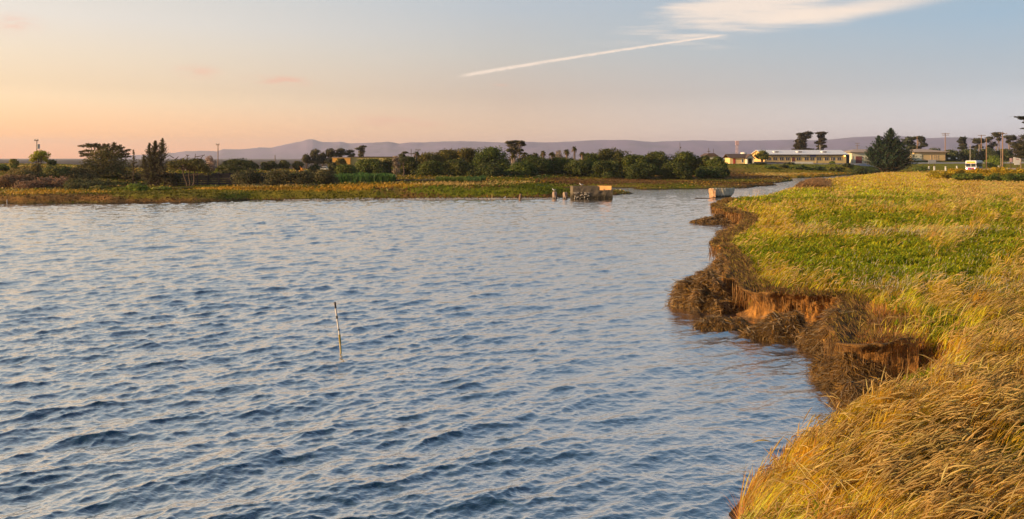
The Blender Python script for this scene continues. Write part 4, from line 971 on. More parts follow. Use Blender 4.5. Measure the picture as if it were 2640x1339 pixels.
clumped('domed_cypress', 2346, 262, 400, [(0, 358, 12, 6), (-8, 366, 12, 8), (6, 372, 12, 8), (0, 382, 16, 6)], (.042, .050, .026), 'domed cypress partly behind the great conifer', n=2200, tr=.4, leaf=.3)
clumped('domed_cypress', 2368, 258, 400, [(2, 355, 11, 4), (8, 362, 8, 8), (10, 374, 10, 6), (-2, 380, 12, 4)], (.042, .044, .024), 'flat topped cypress beside the domed one, bare trunk showing', n=1900, trunk=((0, 2), (-5, -3)), tr=.3, leaf=.3, tmat='palebark')
clumped('tall_cypress', 2483, 260, 400, [(0, 357, 9, 5), (0, 365, 11, 6), (3, 374, 9, 6), (-2, 382, 12, 4)], (.040, .042, .024), 'small dark mop headed cypress standing alone above the hedge', n=2000, tr=.3, leaf=.28)
RT = [(2523, 258, [(0, 361, 13, 5), (-5, 367, 10, 4), (8, 366, 8, 4)], 'spreading cypress left of the tall bare pole'), (2516, 262, [(0, 380, 14, 4), (6, 376, 6, 4)], 'low flat cypress just above the hedge'),
      (2552, 260, [(0, 357, 9, 4), (-4, 363, 6, 4), (2, 380, 8, 6)], 'thin cypress between the two brick coloured poles'), (2573, 258, [(0, 345, 14, 4), (-2, 350, 11, 4), (2, 360, 6, 5), (-8, 372, 6, 6)], 'tallest cypress of the right hand group with an umbrella top'),
      (2601, 256, [(0, 353, 14, 5), (6, 358, 11, 5), (-4, 366, 6, 4)], 'umbrella topped cypress beside the tallest pole'), (2612, 250, [(0, 371, 13, 5), (8, 378, 12, 5)], 'low cypress tucked against the big dark tree at the edge')]
for i, (px, d, pr, lab) in enumerate(RT):
    clumped('umbrella_cypress', px, d, 400, pr, (.050, .050, .028), lab, 'cypresses beyond the hedge', n=1500, trunk=((0, 0), (3, 4)), tr=.22, leaf=.28, seed=i, tmat='palebark')
clumped('edge_cypress', 2660, 150, 430, [(-30, 302, 20, 2.5), (-16, 306, 18, 4), (-8, 316, 14, 4), (-14, 332, 16, 2.5), (-10, 352, 22, 8), (-16, 362, 26, 10), (-22, 378, 26, 10), (-18, 394, 30, 10), (0, 385, 34, 24), (-24, 404, 22, 5), (20, 330, 24, 14)], (.034, .034, .020), 'large dark cypress at the right edge with long branches reaching left', n=11000, trunk=((-2, -2),), tr=.42, leaf=.16)
for i, (px, w_, yt, d, lab) in enumerate([(2450, 60, 388, 246, 'hedge section right of the tan building'), (2500, 60, 386, 246, 'hedge section below the lone mop headed cypress'), (2545, 60, 385, 246, 'hedge section between the poles'), (2590, 60, 386, 246, 'hedge section behind the round bush'), (2412, 40, 383, 262, 'dark low tree rising behind the roof of the tan building')]):
    broad('hedge', px, d, yt, w_, (.055, .066, .024), lab, 'hedge', 'hedge beyond the road', k=18, n=3000, trunk=False, seed=60+i, depth=5, leaf=.28, cr=1.5)
broad('round_bush', 2564, 208, 402, 60, (.115, .15, .022), 'large round green bush right of the bus', 'bush', k=16, n=5200, trunk=False, seed=66, leaf=.16)
# shrubs on the embankment below the road
for i, (px, w_, yt, d, c_, lab) in enumerate([(1916, 22, 424, 198, MG, 'small round shrub below the small brown roofed house'), (1958, 52, 420, 198, DK, 'long dark shrub below the orange gable'), (1985, 34, 428, 192, MG, 'green shrub lower on the bank left of the road gap'),
        (2020, 34, 425, 194, DK, 'dark shrub right of the road gap'), (2035, 34, 418, 200, (.05, .06, .035), 'grey green shrub at the end of the brown bare verge'), (2062, 50, 426, 192, MG, 'green shrub below the low cream wall'), (2105, 60, 428, 192, (.05, .07, .02), 'wide shrub below the dark windows of the long building'),
        (2145, 14, 416, 203, MG, 'tiny round bush standing at the road edge before the windows'), (2187, 30, 422, 196, DK, 'dark round shrub below the end of the long building'), (2155, 60, 430, 191, OL, 'olive shrub low on the bank before the great conifer'), (2225, 60, 432, 186, DK, 'dark shrub at the left foot of the great conifer'), (2375, 50, 424, 190, MG, 'green shrub at the right foot of the great conifer')]):
    broad('shrub', px, d, yt, w_, c_, lab, 'bush', 'shrubs below the road', k=10, n=1700, trunk=False, seed=80+i, leaf=.17, depth=3)
# gorse hedge on the field
for i, (px, w_, yt, d, lab) in enumerate([(2430, 90, 442, 112, 'low yellow gorse at the left end of the gorse bank'), (2480, 90, 436, 112, 'yellow gorse bush directly below the bus'), (2530, 90, 435, 110, 'golden topped gorse bush right of the bus'), (2580, 90, 432, 108, 'tallest gorse bush, below the round green bush'), (2630, 100, 434, 106, 'gorse bush at the right edge of the field'), (2500, 110, 448, 103, 'dark green gorse bush in front of the golden ones'), (2600, 110, 448, 100, 'dark green gorse bush low at the right')]):
    broad('gorse_bush', px, d, yt, w_*1.1, [(.22, .17, .012), (.27, .18, .010), (.27, .18, .010), (.24, .17, .012), (.22, .16, .012), (.075, .095, .015), (.07, .09, .015)][i], lab, 'bush', 'gorse bank on the field', k=20, n=5200, trunk=False, seed=90+i, depth=5, cr=.55, leaf=.11)
# bushes on the far shore
broad('green_bush', 352, 78, 472, 72, (.085, .12, .015), 'bright green bush on the shore in front of the spiky conifer', 'bush', k=16, n=4200, trunk=False, seed=110)
broad('shrub', 312, 80, 482, 50, (.12, .14, .015), 'yellow green low shrub left of the bright green bush', 'bush', k=10, n=1800, trunk=False, seed=111)
broad('shrub', 252, 82, 478, 50, OL, 'olive mound shrub before the wind swept cypress', 'bush', k=10, n=2000, trunk=False, seed=112)
broad('shrub', 415, 80, 481, 60, (.10, .12, .02), 'green shrub just right of the bright green bush', 'bush', k=12, n=2000, trunk=False, seed=113)
broad('shrub', 470, 82, 482, 70, (.08, .08, .02), 'low olive shrub before the umbrella tree', 'bush', k=12, n=2200, trunk=False, seed=114)
broad('shrub', 545, 84, 478, 80, (.08, .095, .018), 'wide low green shrub before the board wall', 'bush', k=12, n=2400, trunk=False, seed=115)
broad('shrub', 645, 88, 474, 60, (.30, .19, .08), 'tan dry shrub on the shore before the board wall', 'bush', k=10, n=1800, trunk=False, seed=116)
broad('shrub', 805, 84, 474, 50, (.05, .055, .02), 'dark shrub at the gap in the golden strip', 'bush', k=10, n=2200, trunk=False, seed=117)
broad('shrub', 740, 88, 470, 90, (.07, .07, .03), 'grey green scrubby shrub left of the dark one', 'bush', k=12, n=2600, trunk=False, seed=118)
for i, (px, w_, yt, lab) in enumerate([(640, 100, 440, 'dark ivy bush covering the board wall under the spreading pine'), (720, 110, 438, 'dark bush behind the board wall end'), (790, 100, 442, 'dark brown bush left of the reeds'), (840, 70, 440, 'dark bush below the white parked vehicle')]):
    broad('dark_bush', px, 88.5, yt, w_, (.042, .045, .018), lab, 'bush', 'dark bushes along the board wall', k=18, n=4200, trunk=False, seed=120+i, depth=5, cr=.7)
broad('shrub', 440, 90, 448, 60, (.036, .034, .014), 'dark undergrowth at the foot of the spiky conifer', 'bush', k=12, n=3000, trunk=False, seed=130, depth=4)
broad('shrub', 340, 97, 446, 70, (.036, .036, .014), 'dark undergrowth beneath the slim young conifer', 'bush', k=12, n=3000, trunk=False, seed=131, depth=4)
# reeds
def reeds(px0, px1, py, d, h, n, label, c_=(.10, .20, .045)):
    r = np.random.default_rng(int(px0)); px = r.uniform(px0, px1, n); y = d+r.uniform(-2.5, 2.5, n); x = (px-1320)*y/F; z = ground_z(x, y)
    lean = np.stack([r.normal(.1, .2, n), r.normal(0, .2, n)], 1)
    blades('reed_bed', x, y, z-.05, h*r.uniform(.5, 1.1, n)*(.75+.5*vnoise(x*.8, y*.3, 5)), .0018*y*r.uniform(.6, 1.4, n), lean, r.uniform(-.6, .6, n), np.array(c_)*r.uniform(.5, 1.35, (n, 1)), label=label, kind='stuff')
reeds(850, 1015, 460, 96, 1.15, 6500, 'bright green reeds in front of the willows'); reeds(1125, 1205, 460, 97, .75, 2200, 'pale green reeds in the middle of the thicket edge', (.16, .22, .04))
reeds(1205, 1250, 458, 96, .9, 900, 'small clump of green reeds before the tallest willow', (.10, .18, .05)); reeds(1385, 1500, 462, 96, .7, 2600, 'low green reeds before the willows under the palms', (.10, .15, .04))
reeds(1010, 1130, 462, 98, .45, 1800, 'grey reeds before the dark willows', (.14, .13, .08))
def redclump():
    r = np.random.default_rng(61); n = 9000; px = r.uniform(2032, 2140, n); y = r.uniform(80, 104, n); x = (px-1320)*y/F; z, sf, sb = ground_z(x, y, True)
    k = sb > .05; x, y, z, px = x[k], y[k], z[k], px[k]; n = len(x)
    h = .62*r.uniform(.5, 1.1, n)*sm((px-2030)/45)*(1-.6*sm((px-2100)/40))+.15
    blades('russet_grass', x, y, z, h, .0019*y*r.uniform(.6, 1.3, n), np.stack([r.normal(.35, .3, n), r.normal(0, .3, n)], 1), r.uniform(-.5, .5, n), np.array([.52, .30, .13])*r.uniform(.5, 1.25, (n, 1)), label='russet tall grass at the distant corner of the bank', kind='stuff')
redclump()
# ---------------------------------------------------------------- roads
def strip(name, pts, wdt, lift, mat, label):
    pts = np.array(pts, float); X_, Y_, t = polyline_sample(pts, 2.); tx = np.gradient(X_); ty = np.gradient(Y_); L = np.hypot(tx, ty)+1e-9; nx, ny = -ty/L, tx/L
    m_ = 7; V_ = np.zeros((len(X_), m_, 3))
    offs = np.linspace(-wdt/2, wdt/2, m_)
    gz = np.max([ground_z(X_+nx*o, Y_+ny*o) for o in offs], axis=0)
    gz = np.convolve(np.pad(gz, 4, 'edge'), np.ones(9)/9, 'valid')
    for j, o in enumerate(offs): V_[:, j] = np.stack([X_+nx*o, Y_+ny*o, gz+lift], 1)
    # curb sides
    A = V_[:, 0].copy(); A[:, 2] -= 1.; B = V_[:, -1].copy(); B[:, 2] -= 1.
    V_ = np.concatenate([A[:, None], V_, B[:, None]], 1)
    tag(mesh_np(name, V_.reshape(-1, 3), gridquads(len(X_), m_+2), mat=mat), label, kind='structure')
def W2(px, d): return ((px-1320)*d/F, d)
strip('road', [W2(1868, 205), W2(1990, 205), W2(2190, 206), W2(2330, 224), W2(2480, 228), W2(2900, 232)], 8, .06, M['asphalt'], 'grey road in front of the buildings')
strip('side_road', [W2(2320, 196), W2(2420, 199), W2(2500, 200), W2(2640, 196), W2(2900, 190)], 7, .58, solid('pale_asphalt', (.30, .25, .21), .9, .15, .8), 'pale side road behind the gorse')

# ---------------------------------------------------------------- buildings
def long_building():
    d = 214.; x0 = (1971-1320)*d/F; L = (2187-1971)*d/F; z = 2.62; rz = R(3)
    root = empty('long_building', (x0, d, z), 'long single storey cream building with white metal roof and a row of dark windows', 'building', rz=rz)
    D = 9.; hw = 2.62
    w_ = MB(); w_.box(0, L, 0, D, -.6, hw); w_.build('wall', M['cream'], root)
    gb = MB(); gb.prismx([(-.01, -.5), (D+.01, -.5), (D+.01, hw), (D/2, hw+1.15), (-.01, hw)], -.06, .0); gb.build('gable_wall', M['gable'], root)['label'] = 'orange lit gable end wall'
    rf = MB(); e = .55
    for sgn in (0, 1):
        y0 = -e if sgn == 0 else D+e; z0 = hw-.08; z1 = hw+1.25
        rf.add([(-.7, y0, z0), (L+.7, y0, z0), (L+.7, D/2, z1), (-.7, D/2, z1), (-.7, y0, z0+.12), (L+.7, y0, z0+.12), (L+.7, D/2, z1+.12), (-.7, D/2, z1+.12)],
               [(0, 1, 2, 3), (4, 7, 6, 5), (0, 4, 5, 1), (2, 6, 7, 3), (0, 3, 7, 4), (1, 5, 6, 2)])
    ro = rf.build('roof', M['whiteroof'], root)
    fs = MB().box(-.7, L+.7, -e-.05, -e-.005, hw-.30, hw+.02).build('fascia', M['dark'], root)
    for px in (2009, 2071, 2137):
        bx = (px-1971)*d/F; vb = MB().box(bx-.8, bx+.8, 1.6, 2.9, hw+.45, hw+.98).build('roof_vent', M['white'], ro)
        MB().box(bx-.45, bx+.55, 1.57, 1.62, hw+.55, hw+.9).build('vent_opening', M['dark'], ro)
    for px in (1982.6, 1999, 2016, 2032, 2060.6, 2082, 2097, 2115, 2135, 2152, 2168.6):
        bx = (px-1971)*d/F; fr = MB()
        a, b, c, e2 = bx-.62, bx+.62, .92, 1.78
        for bb in ((a, b, c-.06, c), (a, b, e2, e2+.06), (a-.06, a, c-.06, e2+.06), (b, b+.06, c-.06, e2+.06), (bx-.03, bx+.03, c, e2)): fr.box(bb[0], bb[1], -.07, -.005, bb[2], bb[3])
        wn = fr.build('window', M['frame'], root); MB().box(a, b, -.03, -.004, c, e2).build('pane', M['glass'], wn)
    bx = (2047-1971)*d/F; MB().box(bx-.45, bx+.45, -.05, -.004, 0, 1.85).build('door', M['maroon'], root)
    bx = (2074-1971)*d/F; MB().box(bx-.9, bx+.9, -.10, -.004, 2.02, 2.28).build('name_board', M['white'], root)
    bx = (2099-1971)*d/F; MB().box(bx-.85, bx+.85, -.10, -.004, 2.02, 2.34).build('awning', M['blue'], root)
    for px in (1971, 2042, 2106, 2150): bx = (px-1971)*d/F; MB().box(bx+.05, bx+.13, -.10, -.004, 0, hw-.1).build('downpipe', M['frame'], root)
    MB().box(-.1, L+.1, -.14, -.01, -.6, .10).build('plinth', M['dark'], root)
    lm = MB(); lm.tube((L-.55, -.35, hw-.36), (L-.55, -.2, hw-.36), .16, .2, 8); lm.build('wall_lamp', M['lamp'], root)
    # recessed dark entrance at the right end
    MB().box(L+.01, L+1.5, 1.0, D, -.6, hw+.1).build('entrance_recess', M['dark'], root)
long_building()
def small_house():
    d = 205.; x0 = (1882-1320)*d/F; z = 2.62; L = (1926-1882)*d/F
    root = empty('small_house', (x0, d, z), 'small cream house with brown roof, red door and gabled porch', 'house')
    D = 5.; hw = 1.65
    MB().box(0, L, 0, D, -.6, hw).build('wall', M['cream'], root)
    rf = MB()
    for y0 in (-.5, D+.5):
        rf.add([(-.5, y0, hw-.05), (L+.6, y0, hw-.05), (L+.6, D/2, hw+1.0), (-.5, D/2, hw+1.0), (-.5, y0, hw+.07), (L+.6, y0, hw+.07), (L+.6, D/2, hw+1.12), (-.5, D/2, hw+1.12)], [(0, 1, 2, 3), (4, 7, 6, 5), (0, 4, 5, 1), (2, 6, 7, 3), (0, 3, 7, 4), (1, 5, 6, 2)])
    rf.build('roof', M['brownroof'], root)
    # porch: gable faces the water
    p0, p1 = (1921-1882)*d/F, (1939-1882)*d/F; pc = (p0+p1)/2
    pw = MB(); pw.box(p0, p0+.3, -1.6, -.01, -.6, 1.5).box(p1-.25, p1, -1.6, -.01, -.6, 1.5); pw.prism([(p0, 1.5), (p1, 1.5), (pc, 2.45)], -1.6, -1.45); pw.build('porch', M['palewall'], root)
    pr = MB()
    for sx in (-1, 1):
        ex = pc+sx*(p1-p0)/2*1.25
        pr.add([(pc, -1.9, 2.6), (ex, -1.9, 1.35), (ex, 1, 1.35), (pc, 1, 2.6), (pc, -1.9, 2.72), (ex, -1.9, 1.47), (ex, 1, 1.47), (pc, 1, 2.72)], [(0, 1, 2, 3), (4, 7, 6, 5), (0, 4, 5, 1), (2, 6, 7, 3), (0, 3, 7, 4), (1, 5, 6, 2)])
    pr.build('porch_roof', M['brownroof'], root)
    MB().box(p0+.32, p1-.27, -.06, -.012, -.1, 1.5).build('porch_opening', M['dark'], root)
    bx = (1893.-1882)*d/F; MB().box(bx-.33, bx+.33, -.05, -.004, 0, 1.45).build('door', M['red'], root)
    bx = (1914-1882)*d/F; wn = MB().box(bx-.28, bx+.28, -.05, -.004, .35, 1.35).build('window', M['white'], root); MB().box(bx-.2, bx+.2, -.08, -.052, .43, 1.27).build('pane', M['glass'], wn)
small_house()
def hidden_house():
    d = 218.; x0 = (1818-1320)*d/F; z = 2.7; root = empty('hidden_house', (x0, d, z), 'brown roofed house mostly hidden behind the last willows', 'house')
    L = (1850-1818)*d/F; MB().box(0, L, 0, 5, -.5, 2.1).build('wall', M['palewall'], root)
    MB().prism([(-.4, 2.0), (L+.4, 2.0), (L*.72, 2.95), (L*.3, 2.95)], -.4, 5.4).build('roof', M['brownroof'], root)
hidden_house()
def tan_building(px0, px1, d, ytop, ywall, label, name, wall, roofm, z=3.05, doors=(), D=9.):
    x0 = (px0-1320)*d/F; L = (px1-px0)*d/F; root = empty(name, (x0, d, z), label, 'building'); hw = zat(ywall, d)-z; hr = zat(ytop, d)-z
    MB().box(0, L, 0, D, -.8, hw).build('wall', wall, root)
    rf = MB(); e = .9; V_ = [(-e, -e, hw), (L+e, -e, hw), (L+e, D+e, hw), (-e, D+e, hw), (3.2, D/2, hr), (L-4.5, D/2, hr)]
    rf.add(V_+[(a, b, c-.16) for a, b, c in V_[:4]], [(0, 1, 5, 4), (1, 2, 5), (2, 3, 4, 5), (3, 0, 4), (9, 8, 7, 6), (0, 6, 7, 1), (1, 7, 8, 2), (2, 8, 9, 3), (3, 9, 6, 0)]); rf.build('roof', roofm, root)
    for (a, b, zt, mat, nm) in doors:
        a1, b1 = (a-px0)*d/F, (b-px0)*d/F; MB().box(a1, b1, -.07, -.004, -.05, zt).build(nm, mat, root)
    MB().box(-.05, L+.05, -.12, -.01, -.8, -.06 if doors else .25).build('plinth', M['dark'], root)
    return root
tan_building(2196, 2345, 226, 385, 392, 'pale building with a maroon garage door just right of the long building', 'garage_building', M['palewall'], M['tanroof'], 2.75, doors=((2206, 2222, 2.0, M['maroon'], 'garage_door'), (2197, 2199, 2.1, M['frame'], 'downpipe')))
tb = tan_building(2357, 2437, 238, 384, 391.5, 'tan building with a shallow hipped roof beyond the great conifer', 'tan_building', M['tanw'], M['tanroof'], 3.15)
MB().box(-1., (2376-2357)*238/F, -.14, -.02, .26, 2.4).build('pale_panel', M['palewall'], tb)
for q in (2400, 2408, 2413, 2418): MB().box((q-2357)*238/F-.05, (q-2357)*238/F+.05, -.1, -.005, .3, 2.6).build('door_post', M['frame'], tb)
def yellow_building():
    d = 140.; x0 = (857-1320)*d/F; z = 1.7; root = empty('yellow_building', (x0, d, z), 'orange and yellow flat roofed building behind the willows', 'building')
    L1 = (903-857)*d/F; L2 = (1016-857)*d/F
    t1 = zat(407, d)-z
    MB().box(0, L1, 0, 8, -.5, t1).build('wall', M['yellow'], root)
    MB().box(L1+.01, L2, .6, 8, -.5, zat(405.5, d)-z).build('side_wall', M['olive'], root)
    MB().box(-.1, L1+.1, -.1, 8.1, t1, t1+.10).build('roof_edge', M['tanroof'], root); MB().box(L1+.11, L2+.2, .4, 8.1, zat(405.5, d)-z, zat(404.2, d)-z).build('roof', M['brownroof'], root)
    MB().box((877-857)*d/F, (880-857)*d/F, -.05, -.004, .9, 1.6).build('window', M['white'], root)
yellow_building()
# low walls, fences and small buildings
def boxthing(name, px0, px1, d, y0, y1, depth, mat, label, cat, bevel=0., extra=None):
    x0 = (px0-1320)*d/F; x1 = (px1-1320)*d/F; zb_, zt = zat(y1, d), zat(y0, d); root = empty(name, ((x0+x1)/2, d, zb_), label, cat); w_ = (x1-x0)/2
    MB().box(-w_, w_, 0, depth, 0, zt-zb_).build('body', mat, root, bevel)
    if extra: extra(root, w_, zt-zb_)
    return root
def cap(root, w_, h): MB().box(-w_-.05, w_+.05, -.04, .34, h+.002, h+.10).build('coping', M['white'], root)
boxthing('garden_wall', 2040, 2096, 208.5, 418.5, 424.5, .3, M['palewall'], 'low cream garden wall before the long building', 'wall', extra=cap)
def verge():
    d = 209; r = np.random.default_rng(3); n = 40; us = np.linspace((1938-1320)/F, (2040-1320)/F, n); x, y = polar(us, np.linspace(206.5, 212.5, 8)); z = 2.75+.25*np.tile(1, len(x))*sm((y-206.5)/3)*1.6+fbm(x, y, 3, 4)*.15
    tag(mesh_np('verge', np.stack([x, y, z], 1), gridquads(8, n), mat=solid('bare_soil', (.27, .155, .085), .95, .25, 1.2), smooth=True), 'bare brown verge before the long building', kind='structure')
verge()
def board_wall():
    d = 91.; x0, x1 = (425-1320)*d/F, (705-1320)*d/F; zb_ = zat(481, d); zt = zat(447, d); root = empty('board_wall', ((x0+x1)/2, d, zb_), 'long dark wall of stacked horizontal boards behind the shore scrub', 'wall')
    w_ = (x1-x0)/2; n = 7; h = (zt-zb_)/n; mb = MB()
    for i in range(n): mb.box(-w_, w_, (i % 2)*.03, .25, i*h+.02, (i+1)*h-.02)
    mb.build('boards', M['beam'], root)
    for i in range(11): MB().box(-w_+i*w_/5-.08, -w_+i*w_/5+.08, -.10, -.005, 0, zt-zb_+.1).build('post', M['beam'], root)
board_wall()
# a few roofs and walls glimpsed behind the trees
boxthing('shed', 468, 486, 122, 424, 447, 3, M['pinkpaint'], 'pinkish wall glimpsed through the stems of the umbrella tree', 'shed', extra=lambda r_, w_, h: MB().box(-w_-.2, w_+.2, -.2, 3.2, h+.002, h+.14).build('roof', M['tanroof'], r_))
boxthing('shed', 578, 592, 122, 437, 446, 3, M['pinkpaint'], 'small pinkish shed left of the spreading pine', 'shed', extra=lambda r_, w_, h: MB().box(-w_-.2, w_+.2, -.2, 3.2, h+.002, h+.12).build('roof', M['tanroof'], r_))
def vehicle(px0, px1, d, y0, y1, mat, name, label, cat):
    x0, x1 = (px0-1320)*d/F, (px1-1320)*d/F; zb_ = zat(y1, d); h = zat(y0, d)-zb_; L = x1-x0
    root = empty(name, ((x0+x1)/2, d, zb_), label, cat)
    MB().prism([(-L/2, .25*h), (L/2, .25*h), (L/2, .6*h), (L*.30, .66*h), (L*.18, h), (-L*.42, h), (-L/2, .62*h)], 0, 1.7).build('body', mat, root, .05)
    MB().prism([(L*.10, .66*h), (L*.24, .66*h), (L*.15, .92*h), (-L*.36, .92*h), (-L*.40, .66*h)], -.012, 0-.002).build('window', M['glass'], root)
    for sx in (-.3, .3): MB().tube((sx*L, -.03, .2*h), (sx*L, .2, .2*h), .2*h, .2*h, 14).build('wheel', M['black'], root)
vehicle(823, 850, 118, 430.5, 440.5, M['white'], 'parked_van', 'white van parked behind the bushes left of the yellow building', 'van')
def digger():
    d = 112.; x, y, z = at(777, d); zb_ = zat(447, d); root = empty('small_digger', (x, y, zb_), 'small orange machine with a white hood among the dark bushes', 'digger')
    MB().box(-.3, .35, 0, .8, .12, .45).build('body', M['orange'], root, .03); MB().box(-.15, .12, .1, .7, .46, .8).build('cab', M['orange'], root, .03); MB().box(.13, .62, .15, .65, .3, .42).build('hood', M['white'], root, .03)
    MB().tube((-.12, .2, .8), (-.3, .2, 1.), .04).build('arm', M['orange'], root)
    for sx in (-.2, .25): MB().tube((sx, -.05, .12), (sx, .12, .12), .12, .12, 12).build('wheel', M['black'], root)
digger()
def tank():
    d = 232.; x, y, z = at(1917, d); root = empty('water_tank', (x, y, 2.8), 'white round water tank behind the small brown roofed house', 'tank')
    MB().tube((0, 0, -.3), (0, 0, zat(393.6, d)-2.8), .92, .92, 24).build('shell', M['tank'], root, smooth=False); MB().tube((0, 0, zat(393.6, d)-2.8+.002), (0, 0, zat(392.6, d)-2.8), .95, .4, 24).build('lid', M['tank'], root)
tank()
# ---------------------------------------------------------------- poles
def upole(px, d, ytop, ybase, label, arms=(), r0=.14, mat='pole', transf=None, name='utility_pole', knob=None, group=None):
    x = (px-1320)*d/F; zb_ = zat(ybase, d); h = zat(ytop, d)-zb_; root = empty(name, (x, d, zb_), label, 'pole', group)
    MB().tube((0, 0, -.4), (0, 0, h), r0, r0*.7, 8).build('shaft', M[mat], root)
    for (yy, half) in arms:
        zz = zat(yy, d)-zb_; a = MB().box(-half, half, -r0-.1, -r0+.0, zz-.07, zz+.07).build('crossarm', M[mat], root)
        for k in (-.9, -.45, .45, .9): MB().tube((half*k, -r0-.05, zz+.072), (half*k, -r0-.05, zz+.30), .05, .05, 6).build('insulator', M['metal'], a)
    if transf: zz = zat(transf, d)-zb_; MB().tube((r0+.22, 0, zz-.4), (r0+.22, 0, zz+.4), .2, .2, 10).build('transformer', M['metal'], root)
    if knob: zz = zat(knob, d)-zb_; MB().tube((.18, 0, zz-.22), (.18, 0, zz+.22), .2, .2, 8).build('lamp_box', M['dark'], root)
    return root
upole(95, 130, 361, 432, 'dark pole with a transformer rising behind the fan shaped tree', arms=((363, .35),), r0=.085, transf=378, mat='bark')
upole(562, 150, 372, 440, 'tall bare pole against the pale ridge right of the umbrella tree', arms=((374, .35),), r0=.11)
upole(709, 118, 400, 445, 'short grey post standing before the domed pines', r0=.09, mat='palebark')
upole(1060, 170, 385, 420, 'thin pole with a low crossarm left of the lone palm', arms=((397, .6),), r0=.08, mat='bark')
upole(1078, 172, 386, 420, 'T shaped pole with a wide crossarm above the lone palm', arms=((387, .62),), r0=.08, mat='bark')
upole(1753, 230, 368, 410, 'thin pole with a dark knob rising from the thicket', r0=.08, mat='bark', knob=381)
upole(1827, 232, 382, 410, 'short pole behind the hidden house, left one of the pair', r0=.09, mat='bark', arms=((391, .5),)); upole(1839.5, 232, 384, 410, 'short plain pole behind the hidden house, right one of the pair', r0=.09, mat='bark')
upole(2114, 222, 374, 415, 'pale pole in front of the narrower dark cypress', r0=.09, mat='palepole')
upole(2210, 300, 369, 405, 'faint distant pole with two crossarms above the pale building', arms=((370, 1.), (376, .8)), r0=.12)
upole(2364.5, 250, 352, 400, 'reddish pole before the flat topped cypress', r0=.13, knob=None)
upole(2437, 245, 343, 410, 'tall double armed pole beside the tan building', arms=((345, 1.3), (349, 1.1)), r0=.16)
upole(2501, 215, 372, 420, 'very thin pale pole rising behind the bus', r0=.06, mat='palepole')
upole(2530, 250, 348, 405, 'pole with one wide crossarm before the spreading cypress', arms=((350, 1.3),), r0=.15)
upole(2543, 200, 357, 436, 'plain reddish pole left of the round green bush', r0=.13)
upole(2585, 190, 342, 440, 'tallest pole with a single crossarm at its top, right of the round bush', arms=((345.5, 1.0),), r0=.15)
upole(2580.5, 186, 385, 438, 'weathered post standing close beside the tallest pole', r0=.1, mat='palebark')
def tower():
    d = 420.; x = (1900-1320)*d/F; zb_ = 3.; h = zat(363, d)-zb_; root = empty('antenna_tower', (x, d, zb_), 'distant red and white lattice antenna tower with a broad head', 'tower'); mb = MB(); w_ = .55
    for a, b in ((-1, -1), (1, -1), (1, 1), (-1, 1)): mb.tube((a*w_, b*w_, -.5), (a*w_*.8, b*w_*.8, h), .09, .09, 5)
    for i in range(9):
        z0, z1 = h*i/9, h*(i+1)/9; s = 1 if i % 2 else -1
        mb.tube((s*w_, -w_, z0), (-s*w_*.9, -w_, z1), .06, .06, 4); mb.tube((-w_, s*w_, z0), (-w_, -s*w_*.9, z1), .06, .06, 4)
    mb.build('mast', solid('tower_paint', (.5, .36, .36), .7, .2, .4), root)
    hd = MB(); hd.box(-.9, .9, -.6, .6, h*.80, h*.84); hd.box(-.9, .9, -.6, .6, h*.92, h*.96)
    for k in (-.8, -.3, .3, .8): hd.box(k-.12, k+.12, -.75, -.62, h*.76, h*.99)
    hd.build('antenna', M['pinkpaint'], root)
tower()
def crane_lamp():
    d = 235.; upole(1960, d, 377.5, 400, 'slanting lamp arm on a thin post above the round crowned tree', r0=.05, mat='metal')
crane_lamp()
# marker posts at the road, signs
mp = None
for i, (px, yt, d, lab) in enumerate([(2395, 429.5, 192, 'white marker post nearest the great dark conifer'), (2409, 429, 188, 'brightest white marker post, second from the great conifer'), (2438, 429.5, 190, 'third white marker post, midway to the bus'), (2467, 428.5, 190, 'white marker post nearest the bus'), (2575, 428, 186, 'pale short post at the foot of the round bush')]):
    x = (px-1320)*d/F; z = G(px, d)
    z = max(z, zat(yt, d)-1.15)
    if mp is None:
        mp = empty('marker_post', (x, d, z), lab, 'post', 'marker posts along the side road')
        MB().box(-.15, .15, -.12, .12, -.3, 1.15).build('post_body', M['white'], mp, .02); MB().box(-.1, .1, -.135, -.122, .85, 1.0).build('reflector', M['dark'], mp)
    else: dup(mp, (x, d, z), lab)
def sign(px, d, y0, y1, wpx, mat, label, posts=2, ybase=None, marks=None):
    x = (px-1320)*d/F; zb_ = G(px, d); s = d/F; w_ = wpx*s/2; root = empty('sign_board', (x, d, zb_), label, 'sign'); z0, z1 = zat(y1, d)-zb_, zat(y0, d)-zb_
    MB().box(-w_, w_, 0, .06, z0, z1).build('panel', mat, root, .01)
    for k in ((-.6, .6) if posts == 2 else (0,)): MB().box(w_*k-.06, w_*k+.06, .062, .16, -.3, z1-.05).build('post', M['bark'], root)
    if marks: marks(root, w_, z0, z1)
sign(2403.5, 196, 412.5, 422.5, 20, M['metal'], 'grey sign board on two dark posts before the tan building')
sign(2447, 240, 406.8, 410.8, 6.5, M['white'], 'small white sign right of the tan building', 1)
sign(2466.5, 240, 406.5, 410, 3.5, M['white'], 'smallest white sign, between the tan building and the bus', 1)
def bsmarks(root, w_, z0, z1):
    m2 = MB(); m2.box(-w_*.35, w_*.35, -.02, -.003, z0+(z1-z0)*.62, z0+(z1-z0)*.68); m2.box(-w_*.25, w_*.42, -.02, -.003, z0+(z1-z0)*.50, z0+(z1-z0)*.55); m2.build('lettering', M['red'], root)
    MB().box(-w_*.75, w_*.6, 0, .06, z0-.45, z0-.004).build('lower_panel', M['white'], root)
sign(2623, 160, 405.5, 420, 20, M['white'], 'large white notice board with faint red marks beside the edge cypress', 1, marks=bsmarks)
